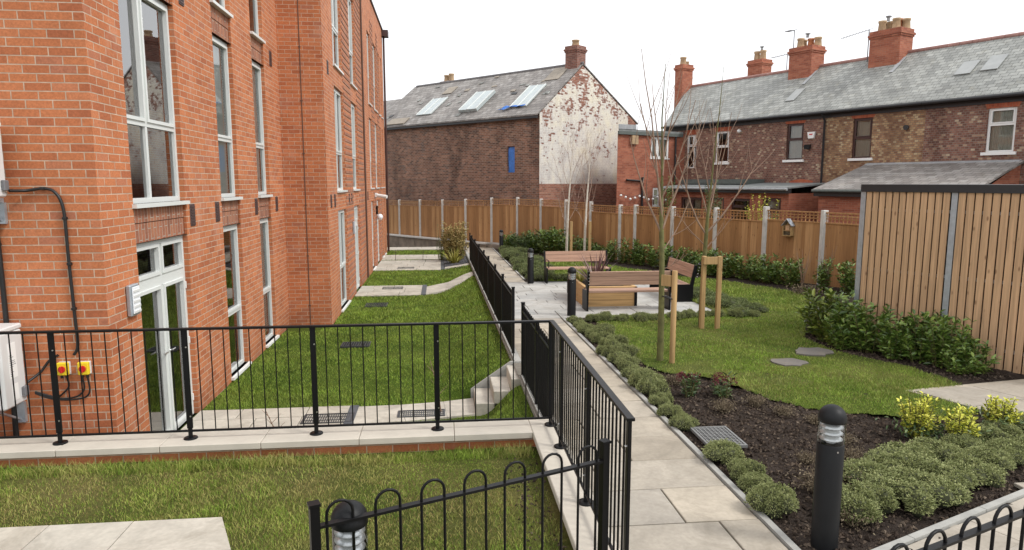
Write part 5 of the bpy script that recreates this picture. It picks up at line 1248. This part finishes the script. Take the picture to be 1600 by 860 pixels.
for k_,(x,y,s_,lab) in enumerate(((6.5,10.95,1.0,'pale yellow-green laurel shrub at the far end of the bed by the timber store'),(6.42,10.5,1.1,'yellow-green laurel shrub in front of the left post of the timber store'),(6.36,10.1,.8,'small yellow-green laurel shrub nearest the lawn in the store bed'))): put(laL[0],x,y,g(y)-.02,s_,k_*2.1,lab,'shrub','laurel shrubs by the timber store')
def leafy(name,seed,loc,h,w,nst,per,ll,lw,mat,label,sc=1):
    T=laurel_proto(seed,h,w,nst,per,ll,lw,mat,name); T.location=loc; T.scale=(sc,)*3; tag(T,label,'shrub'); return T
for k,(x,y,s,lab) in enumerate(((4.74,6.10,.85,'bright yellow leafy shrub, nearest to the bollard of the three yellow ones'),(5.02,5.86,.75,'bright yellow leafy shrub, middle of the three yellow ones'),(5.72,6.18,.7,'smaller yellow leafy shrub, farthest right of the three yellow ones'))):
    T=leafy('golden_shrub',50+k,(x,y,g(y)-.02),.44*s,.46*s,40,30,.042,.021,M['golden'],lab); T['group']='yellow shrubs in the mulch bed'
    v,F=leaves(rng.normal(scale=(.1,.1,.05),size=(260,3))+np.array([0,0,.12]),rng.normal(size=(260,3))+np.array([0,0,.4]),.055,.022); quads_mesh('lower_foliage',v,F,M['greenleaf'],T)
for k,(x,y,lab) in enumerate(((2.98,7.72,'small skimmia with dark red buds, left one of the pair in the mulch'),(3.38,7.62,'small skimmia with dark red buds, right one of the pair in the mulch'))):
    T=leafy('skimmia_shrub',60+k,(x,y,g(y)-.02),.24,.34,12,13,.075,.026,M['greenleaf'],lab); T['group']='red budded skimmias in the mulch bed'
    rs=np.random.default_rng(70+k); parts=[]
    for j in range(12):
        a=rs.uniform(0,6.28); c=np.array([.15*math.cos(a)*rs.uniform(.2,1),.15*math.sin(a)*rs.uniform(.2,1),.23+rs.uniform(-.03,.05)]); q=rs.normal(size=(26,3)); q/=np.linalg.norm(q,axis=1,keepdims=True)
        parts.append(leaves(c+q*.022,q+np.array([0,0,.6]),.028,.014,six=False))
    v,F=cat(parts); quads_mesh('buds',v,F,M['redleaf'],T)
# dead perennials left in the mulch
DRY=[(3.05,5.0,1.0),(3.12,4.72,.8),(3.42,5.1,.9),(3.7,5.6,.8),(3.9,6.0,.7),(3.15,7.1,.8),(3.6,7.25,.8),(2.98,8.25,.8),(3.95,6.6,.6),(3.3,5.6,.6),(3.0,4.45,.8),(3.75,6.9,.7)]
def dry_proto(seed):
    rs=np.random.default_rng(seed); T=thing('withered_plant',None,None,(0,0,-50),world=False); st=MB(); n=46
    for k in range(n):
        a=rs.uniform(0,6.28); r=rs.uniform(.02,.16); st.tube([(r*.3*math.cos(a),r*.3*math.sin(a),0),(r*.8*math.cos(a+.3),r*.8*math.sin(a+.3),rs.uniform(.05,.12)),(r*math.cos(a+.5),r*math.sin(a+.5),rs.uniform(.09,.19))],[.004,.003,.0015],4,False)
    st.build('stem',M['drytwig'],T)
    b=rs.normal(scale=(.085,.085,.035),size=(420,3))+np.array([0,0,.085]); b[:,2]=np.abs(b[:,2]); v,F=leaves(b,rs.normal(size=(420,3)),.028,.012,six=False); quads_mesh('foliage',v,F,M['drytwig'],T); return T
dry=[dry_proto(s) for s in (81,82)]
for k,(x,y,s) in enumerate(DRY): put(dry[k%2],x,y,g(y)-.01,s*1.05,k*1.7,'withered brown perennial in the mulch bed, %s counting from the near bollard'%ORD[k],'plant','withered plants in the mulch bed')
def heather(x,y,lab): put(dry[0],x,y,g(y),2.2,.4,lab,'plant',None,.8)
heather(8.75,15.3,'grey dry heather patch at the right end of the lawn, before the laurels')
def blades(name,loc,n,L,W,mat,label,catg,spread=.7,droop=.45):
    rs=np.random.default_rng(int(abs(loc[0]*100))); mb=MB()
    for k in range(n):
        a=rs.uniform(0,6.28); el=rs.uniform(.55,1.45) if spread<.8 else rs.uniform(.3,1.4); l=L*rs.uniform(.6,1.1); pts=[]; d=V(math.cos(a)*math.cos(el),math.sin(a)*math.cos(el),math.sin(el)); p=V(.05*math.cos(a),.05*math.sin(a),0); s=V(-math.sin(a),math.cos(a),0); w=W*rs.uniform(.7,1.2); P=[]
        for j in range(6):
            f=j/5; ww=w*(1-f**1.8)*.5+.001; P+= [p-s*ww,p+s*ww]; d=(d+V(0,0,-droop*f*.55)).normalized(); p=p+d*l/5
        mb.add(P,[(2*j,2*j+1,2*j+3,2*j+2) for j in range(5)],True)
    o=mb.build(name,mat); o.location=loc; tag(o,label,catg); return o
blades('phormium',(3.55,15.3,g(15)+.36),75,.85,.045,M['phormium'],'bronze purple phormium with strappy leaves growing in the wooden planter','plant')
blades('grass_tuft',(3.30,15.9,g(15)+.34),70,.42,.016,M['yucca'],'green grassy plant at the left end of the wooden planter','plant')
blades('phormium',(.50,25.7,GF+.05),70,.72,.05,M['yucca'],'yellow-green striped phormium in the grey gravel of the yard','plant')
leafy('bronze_shrub',90,(.52,26.9,GF),1.35,1.15,110,46,.085,.045,M['brownleaf'],'tall bronze-leaved shrub at the end of the yard beside the far railing')
leafy('feathery_shrub',91,(-.0,27.4,GF),1.25,.5,22,30,.05,.014,M['greenleaf'],'thin feathery green shrub left of the bronze-leaved one')
leafy('rounded_shrub',92,(3.35,28.3,g(28)),.75,.95,34,34,.10,.045,M['greenleaf'],'light green rounded shrub with lobed leaves by the far path')
leafy('garden_bush',93,tuple(tw(9.4,.1,3.6)),2.15,.9,30,40,.09,.045,M['greenleaf'],'bush in the neighbouring garden showing above the trellis before the extension windows')
leafy('garden_bush',94,tuple(tw(12.2,.1,3.6)),2.3,1.0,30,40,.08,.04,M['laurel'],'dark bush in the neighbouring garden behind the left bare tree')
leafy('garden_bush',95,tuple(tw(6.6,.1,3.9)),1.75,1.3,30,40,.08,.04,M['golden'],'low yellow-green bush in the neighbouring garden behind the bug hotel fence panel')
hl=MB()
for k in range(2):
    x=-2.1+k*1.2; 
for k,x in enumerate((-1.85,-.75)):
    T=thing('sapling','tiny leafless sapling in the strip between the far terraces, %s the brick wall'%('next to' if k==0 else 'farther from'),'sapling',(x,27.62,GF)); b=MB(); b.tube([(x,27.62,GF),(x+.02,27.62,GF+.45)],[.012,.006],5); b.tube([(x+.01,27.62,GF+.3),(x+.10,27.6,GF+.42)],[.005,.003],4); b.tube([(x+.01,27.62,GF+.28),(x-.09,27.64,GF+.40)],[.005,.003],4); b.build('stem',M['twig_dark'],T)
for (x,y,h,lab) in ((9.35,15.55,1.25,'thin bare shrub with pale stems before the fence, nearest the timber store'),(8.95,15.9,1.15,'thin bare shrub with pale stems, second from the timber store')):
    T=thing('bare_shrub',lab,'shrub',(x,y,g(y))); b=MB()
    for k in range(9):
        a=k*.9; b.tube([(x,y,g(y)),(x+.05*math.cos(a),y+.05*math.sin(a),g(y)+h*.4),(x+.2*math.cos(a+.4),y+.2*math.sin(a+.4),g(y)+h*rp.uniform(.7,1))],[.010,.007,.003],5)
    b.build('stem',M['twig'],T)
for (x,y,h,lab) in ((-.03,9.02,.75,'thin leafless sapling growing by the curved paving behind the railing'),(-2.0,8.15,.42,'tiny leafless sapling with a green tie behind the railing')):
    T=thing('sapling',lab,'sapling',(x,y,GF)); b=MB(); b.tube([(x,y,GF),(x-.05,y,GF+h*.5),(x-.14,y+.02,GF+h)],[.010,.007,.004],5)
    for k in range(5):
        z=GF+h*(.25+.13*k); s=1 if k%2 else -1; b.tube([(x-.03*k*.7,y,z),(x-.03*k*.7+s*.10,y+.03,z+.10)],[.005,.002],4)
    b.build('stem',M['twig'],T)

# ------------------------------------------------------------------ bare trees
M['birch_twig']=plain('pinkish_birch_twig',(.34,.235,.18),.8,var=.3,vs=6)
def limb(mb,p,d,L,r,rr,level,maxl,curve=.12,up=.10,kids=3,n=6):
    pts=[p]; rad=[r]; q=p; dd=d.normalized(); st=5
    for k in range(st):
        dd=(dd+V(rr.gauss(0,curve),rr.gauss(0,curve),up*(.5+rr.random()*.6))).normalized(); q=q+dd*(L/st); pts.append(q); rad.append(r*(1-.82*(k+1)/st)+.0012)
    mb.tube(pts,rad,n if level==0 else 5,False)
    if level<maxl:
        for k in range(kids):
            f=rr.uniform(.25,.85); i=int(f*st); b=pts[i]+(pts[i+1]-pts[i])*(f*st-i); ax=(pts[i+1]-pts[i]).normalized(); o=ax.orthogonal().normalized(); o.rotate(Matrix.Rotation(rr.uniform(0,6.28),3,ax)); nd_=(ax+o*rr.uniform(.45,.8)).normalized()
            limb(mb,b,nd_,L*rr.uniform(.35,.55),max(rad[i]*.5,.003),rr,level+1,maxl,curve,up,max(1,kids-1),n)
def bare_tree(name,label,base,trunk,limbs,seed,matT,matB,maxl=2,kids=3,up=.12,group=None):
    rr=random.Random(seed); T=thing(name,label,'tree',base,group)
    b=MB(); b.tube([V(*t[:3]) for t in trunk],[t[3] for t in trunk],10); b.build('trunk',M[matT],T)
    c=MB()
    for (p,d,L,r) in limbs: limb(c,V(*p),V(d[0]*.78,d[1]*.78,d[2]),L,r,rr,0,maxl,.07,up,kids)
    c.build('crown',M[matB],T)
x,y=3.18,9.45; z=g(y)
bare_tree('young_tree','young leafless tree with green bark, nearer the camera, tied to a single round stake',(x,y,z),
 [(x,y,z-.05,.052),(x+.0,y,z+.6,.044),(x-.015,y,z+1.5,.038),(x-.03,y+.02,z+1.95,.034),(x-.05,y,z+2.3,.024),(x-.04,y+.03,z+2.8,.015),(x-.06,y+.05,z+3.5,.010),(x-.03,y+.05,z+4.25,.003)],
 [((x-.02,y,z+1.85),(-.55,.1,.9),1.5,.017),((x-.02,y,z+1.95),(.55,-.1,1.0),1.6,.018),((x-.03,y,z+2.1),(-.30,-.3,1.2),2.35,.016),((x-.03,y,z+2.2),(.30,.25,1.3),1.9,.015),((x-.04,y,z+2.4),(.42,-.2,1.0),1.4,.013),((x-.05,y,z+2.45),(-.4,.25,1.2),1.3,.012),((x-.04,y,z+2.7),(.25,.3,1.3),1.5,.011),((x-.03,y,z+1.6),(.6,.3,.55),.95,.010),((x-.02,y,z+1.35),(.8,-.2,.25),.45,.007),((x-.04,y,z+2.95),(-.2,.1,1.2),1.2,.009)],3,'bark_green','twig',1,3,.14,'young bare trees on the lawn')
x,y=4.74,11.86; z=g(y)
bare_tree('young_tree','young leafless tree with green bark, farther back, tied between two square stakes',(x,y,z),
 [(x,y,z-.05,.050),(x+.01,y,z+.8,.042),(x+.04,y,z+1.6,.036),(x+.06,y,z+2.1,.028),(x+.10,y,z+2.6,.018),(x+.14,y,z+3.2,.012),(x+.2,y,z+3.9,.008),(x+.27,y+.05,z+4.75,.003)],
 [((x+.05,y,z+1.7),(-.75,.1,.85),1.6,.017),((x+.05,y,z+1.75),(.8,-.1,.8),1.7,.018),((x+.06,y,z+1.95),(.55,.25,1.0),1.8,.015),((x+.06,y,z+2.05),(-.5,-.25,1.1),1.6,.014),((x+.08,y,z+2.3),(.35,-.3,1.1),1.6,.013),((x+.09,y,z+2.4),(-.25,.3,1.2),1.5,.011),((x+.10,y,z+2.6),(.25,.2,1.2),1.4,.010),((x+.04,y,z+1.5),(-.7,.2,.5),.8,.009),((x+.04,y,z+1.45),(.7,.2,.5),.8,.009)],5,'bark_green','twig',1,3,.13,'young bare trees on the lawn')
for (x,y,h,s,lab) in ((4.53,24.25,4.7,7,'slim white stemmed birch behind the back bench, left of the pair'),(5.17,24.15,5.2,9,'slim white stemmed birch behind the back bench, right of the pair')):
    z=g(y)
    bare_tree('birch_tree',lab,(x,y,z),[(x,y,z-.05,.055),(x+.02,y,z+1.2,.046),(x+.06,y,z+2.2,.034),(x+.13,y,z+3.2,.020),(x+.22,y,z+h,.004)],
     [((x+.03,y,z+1.3),(-.55,.1,.9),1.4,.010),((x+.03,y,z+1.45),(.6,.1,1),1.5,.010),((x+.05,y,z+1.8),(-.4,-.1,1.1),1.7,.010),((x+.06,y,z+2.1),(.4,.2,1.1),1.7,.010),((x+.08,y,z+2.5),(-.3,.2,1.2),1.5,.009),((x+.11,y,z+2.8),(.3,-.2,1.2),1.4,.008),((x+.13,y,z+3.2),(-.2,.1,1.3),1.3,.007),((x+.15,y,z+3.5),(.2,.1,1.3),1.2,.006)],s,'birch','birch_twig',2,3,.12,'white birches behind the back bench')
def stake(x,y,h,r,label,square=True):
    T=thing('tree_stake',label,'stake',(x,y,g(y)),'wooden tree stakes'); b=MB(); z=g(y)
    if square: b.cbox(x-r,x+r,y-r,y+r,z-.1,z+h,.006)
    else: b.tube([(x,y,z-.1),(x,y,z+h-.01),(x,y,z+h)],[r,r,r*.85],14)
    b.build('post',M['stake'],T); return T
T=stake(3.30,9.27,1.36,.041,'round wooden stake tied to the nearer young tree',False)
b=MB(); b.obox((3.26,9.30,g(9)+1.12),(-.12,.13,0),(.015,.02,0),(0,0,.16)); b.build('spacer_block',M['stake'],T)
b=MB(); z=g(9)+.92; b.tube([(3.30+.07*math.cos(a)-.06,9.36+.12*math.sin(a),z+.05*math.sin(a*.5)) for a in [k*.52 for k in range(13)]],.010,5); b.build('tie',M['cable'],T)
T=stake(4.70,11.70,1.34,.038,'left square stake of the pair holding the farther young tree')
b=MB(); b.obox((4.66,11.655,g(11.7)+1.20),(.32,-.02,0),(0,-.045,0),(0,0,.13)); b.build('cross_bar',M['stake'],T)
b=MB(); b.tube([(4.74+.09*math.cos(a),11.80+.12*math.sin(a),g(11.7)+1.2+.03*math.cos(a)) for a in [k*.52 for k in range(13)]],.012,5); b.build('tie',M['cable'],T)
stake(4.96,11.62,1.34,.038,'right square stake of the pair holding the farther young tree')
stake(4.66,24.05,1.5,.045,'square stake beside the left white birch')
stake(5.33,24.0,1.5,.05,'square stake beside the right white birch')

# ------------------------------------------------------------------ grass, clods
def grass(name,x0,x1,y0,y1,dens,hgt,wid,zf,mask,mat,label=None):
    n=int((x1-x0)*(y1-y0)*dens(y0)); x=rng.uniform(x0,x1,n); y=rng.uniform(y0,y1,n)
    k=rng.uniform(0,1,n)<np.vectorize(dens)(y)/dens(y0); k&=mask(x,y); x,y=x[k],y[k]; n=len(x); z=zf(x,y)
    pt=(np.sin(x*2.1+np.cos(y*1.7)*2)+np.sin(y*2.9+x*.7))*.18+1
    h=hgt*rng.uniform(.45,1.25,n)*pt; a=rng.uniform(0,6.28,n); w=wid*rng.uniform(.7,1.3,n)*np.sqrt(np.maximum(dens(y0)/np.vectorize(dens)(y),1)); ln=rng.uniform(.1,1.1,n)*h; b=rng.uniform(0,6.28,n)
    p=np.stack([x,y,z-.004],1); s=np.stack([np.cos(a)*w/2,np.sin(a)*w/2,np.zeros(n)],1); l=np.stack([np.cos(b)*ln,np.sin(b)*ln,np.zeros(n)],1); u=np.zeros((n,3)); u[:,2]=h
    v=np.stack([p-s,p+s,p+l*.35+u*.62+s*.7,p+l*.35+u*.62-s*.7,p+l+u],1).reshape(-1,3); i=np.arange(n)[:,None]*5
    f=np.concatenate([i+np.array([[0,1,2]]),i+np.array([[0,2,3]]),i+np.array([[3,2,4]])],0)
    o=np_mesh(name,v,f,mat); o['kind']='stuff'; return o
stones=[(4.98,9.08,.30),(5.66,9.66,.32),(3.18,9.45,.10),(4.74,11.86,.10)]
def m_lawn(x,y):
    k=lm(x,y)
    for (a,b_,r) in stones: k&=((x-a)**2+(y-b_)**2)>r*r
    bare=(np.sin(x*2.3+np.cos(y*1.9)*2)+np.sin(y*3.1+x*1.7))>1.38
    return k&~(bare&(rng.uniform(0,1,x.shape)<.7))
grass('lawn_grass',2.7,9.3,6.4,13.2,lambda y: 4200 if y<8 else 4200*(8/y)**1.6,.034,.0055,lz,m_lawn,M['blade'])
grass('lawn_grass',2.7,9.3,13.2,25.6,lambda y: 1500*(13.2/y)**1.2,.055,.010,lz,m_lawn,M['blade'])
def m_yard(x,y):
    k=(x>np.where(y<Y1,XA+.02,XB+.02))&(x<1.04)
    for P in YARD_HARD+[ARC1,ARC2,ARC3,GRAVEL]: k&=~inpoly(x,y,P)
    k&=~((x>.18)&(y>8.84)&(y<9.64)); return k
grass('yard_grass',-3.35,1.06,6.68,14.5,lambda y:3600 if y<8 else 3600*(8/y)**1.6,.036,.006,yz,m_yard,M['blade_yard'])
grass('yard_grass',-2.6,1.06,14.5,31.8,lambda y:1300*(14.5/y)**1.4,.05,.011,yz,m_yard,M['blade_yard'])
def m_near(x,y):
    k=(x<.85)&(y<6.24)&(y>2.4)&~((y<5.13)&(x<-1.70+(5.12-y)*.42)); 
    bare=(np.sin(x*3.3+np.cos(y*2.9)*2)+np.sin(y*4.1+x*2.7))>1.1
    k&=~(((x>.55)|bare)&(rng.uniform(0,1,x.shape)<.6)); return k
grass('front_grass',-5.2,.88,2.4,6.26,lambda y:7500 if y<4.2 else 7500*(4.2/y)**.9,.031,.0042,nz,m_near,M['blade_near'])
M['straw']=leaf_mat('dry_straw',[(.2,(.16,.11,.045)),(.55,(.30,.22,.09)),(.9,(.46,.36,.17))],.8,.1)
def patchy(x,y,th): return (np.sin(x*1.7+np.cos(y*2.3)*1.6)+np.sin(y*2.6+np.cos(x*1.9)*1.3)+.8*np.sin(x*6.1+y*4.7))>th
grass('dry_thatch',-5.2,.88,2.4,6.26,lambda y:2600,.020,.0045,nz,lambda x,y:m_near(x,y)&(patchy(x,y,-.1)|(rng.uniform(0,1,x.shape)<.25)),M['straw'])
grass('dry_thatch',2.9,9.0,6.5,12.5,lambda y:900,.022,.006,lz,lambda x,y:m_lawn(x,y)&patchy(x,y,.35),M['straw'])
# rough tufts along the foot of the front wall
grass('front_grass',-4.5,.85,6.05,6.27,lambda y:6000,.085,.0045,nz,lambda x,y:x<.85,M['blade_near'])
def scatter_clods(name,n,mask,x0,x1,y0,y1,zf,smin,smax,mat):
    x=rng.uniform(x0,x1,n); y=rng.uniform(y0,y1,n); k=mask(x,y); x,y=x[k],y[k]; n=len(x)
    base=np.array([[1,0,0],[-.5,.87,0],[-.5,-.87,0],[0,0,.8],[0,0,-.6]]); s=(smin+(smax-smin)*rng.uniform(0,1,n)**3)
    a=rng.uniform(0,6.28,n); st=rng.uniform(.5,1.5,(n,1,3)); B=base[None]*st*s[:,None,None]; t=rng.uniform(-.7,.7,n)
    c,sn=np.cos(a)[:,None],np.sin(a)[:,None]; X=B[:,:,0]*c-B[:,:,1]*sn; Y=B[:,:,0]*sn+B[:,:,1]*c; Z=B[:,:,2]+X*t[:,None]*.6
    v=np.stack([X+x[:,None],Y+y[:,None],Z+zf(x,y)[:,None]+s[:,None]*.2],2).reshape(-1,3); i=np.arange(n)[:,None]*5
    f=np.concatenate([i+np.array([[q]]).reshape(1,3) for q in ((0,1,3),(1,2,3),(2,0,3),(1,0,4),(2,1,4),(0,2,4))],0)
    o=np_mesh(name,v,f,mat); o['kind']='stuff'; return o
def m_bed(x,y): return (x>2.45)&(x<6.6)&((y-3.9)>(x-2.42)*.4088)&~inpoly(x,y,LAWN)&~inpoly(x,y,[(5.7,7.6),(9.5,8.2),(9.5,5.5),(6.5,5.5)])
scatter_clods('bark_mulch',75000,m_bed,2.43,6.6,3.9,12.5,soilz,.004,.026,M['clod'])
scatter_clods('bark_mulch',9000,lambda x,y:~inpoly(x,y,LAWN)&(x>5.9)&(x<7.6),5.9,7.6,8,11.8,soilz,.006,.03,M['clod'])
scatter_clods('gravel_chips',5000,lambda x,y:inpoly(x,y,GRAVEL),0,1.1,24.9,29,lambda x,y:yardz(x,y)+.04,.012,.03,M['gravel'])
scatter_clods('loose_soil',900,lambda x,y:(x>.55)&(x<.86),.5,.88,2.6,6.2,nz,.004,.022,M['clod'])

# ------------------------------------------------------------------ light, sky, camera
world=bpy.data.worlds.new('World'); scene.world=world; world.use_nodes=True; nt=world.node_tree; nt.nodes.clear()
SUN_EL,SUN_AZ=R(48),R(115)       # azimuth measured clockwise from +Y
sky=nd(nt,'ShaderNodeTexSky'); sky.sky_type='NISHITA'; sky.sun_disc=False; sky.sun_elevation=SUN_EL; sky.sun_rotation=SUN_AZ; sky.air_density=1.0; sky.dust_density=4.0; sky.ozone_density=1.0
hs=nd(nt,'ShaderNodeHueSaturation',i_Saturation=.10,i_Value=1.0,i_Color=sky.outputs[0])
cl=mix(nt,.72,hs.outputs[0],(13.0,13.2,13.6))       # an even layer of bright cloud
bg=nd(nt,'ShaderNodeBackground',i_Color=cl,i_Strength=.092); ou=nd(nt,'ShaderNodeOutputWorld'); nt.links.new(bg.outputs[0],ou.inputs[0])
sd=bpy.data.lights.new('sun','SUN'); sd.energy=1.5; sd.angle=R(13); sd.color=(1.0,.965,.91); so=bpy.data.objects.new('sun',sd); col.objects.link(so)
dirv=V(math.sin(SUN_AZ)*math.cos(SUN_EL),math.cos(SUN_AZ)*math.cos(SUN_EL),math.sin(SUN_EL)); so.rotation_euler=(-dirv).to_track_quat('-Z','Y').to_euler(); so.location=(20,-5,30)
cam=bpy.data.cameras.new('camera'); co=bpy.data.objects.new('camera',cam); col.objects.link(co)
cam.sensor_width=36; cam.lens=1060/1600*36; cam.clip_start=.05; cam.clip_end=2000
co.location=(0,0,2.5); th=math.atan(145/1060); yaw=math.atan(112/math.hypot(1060,145)); co.rotation_euler=(R(90)-th,0,-yaw)
scene.camera=co
scene.view_settings.view_transform='Standard'; scene.view_settings.look='None'; scene.view_settings.exposure=0.5; scene.view_settings.gamma=1.0; scene.view_settings.use_curve_mapping=False
scene.render.engine='CYCLES'; scene.cycles.max_bounces=8; scene.cycles.transparent_max_bounces=24
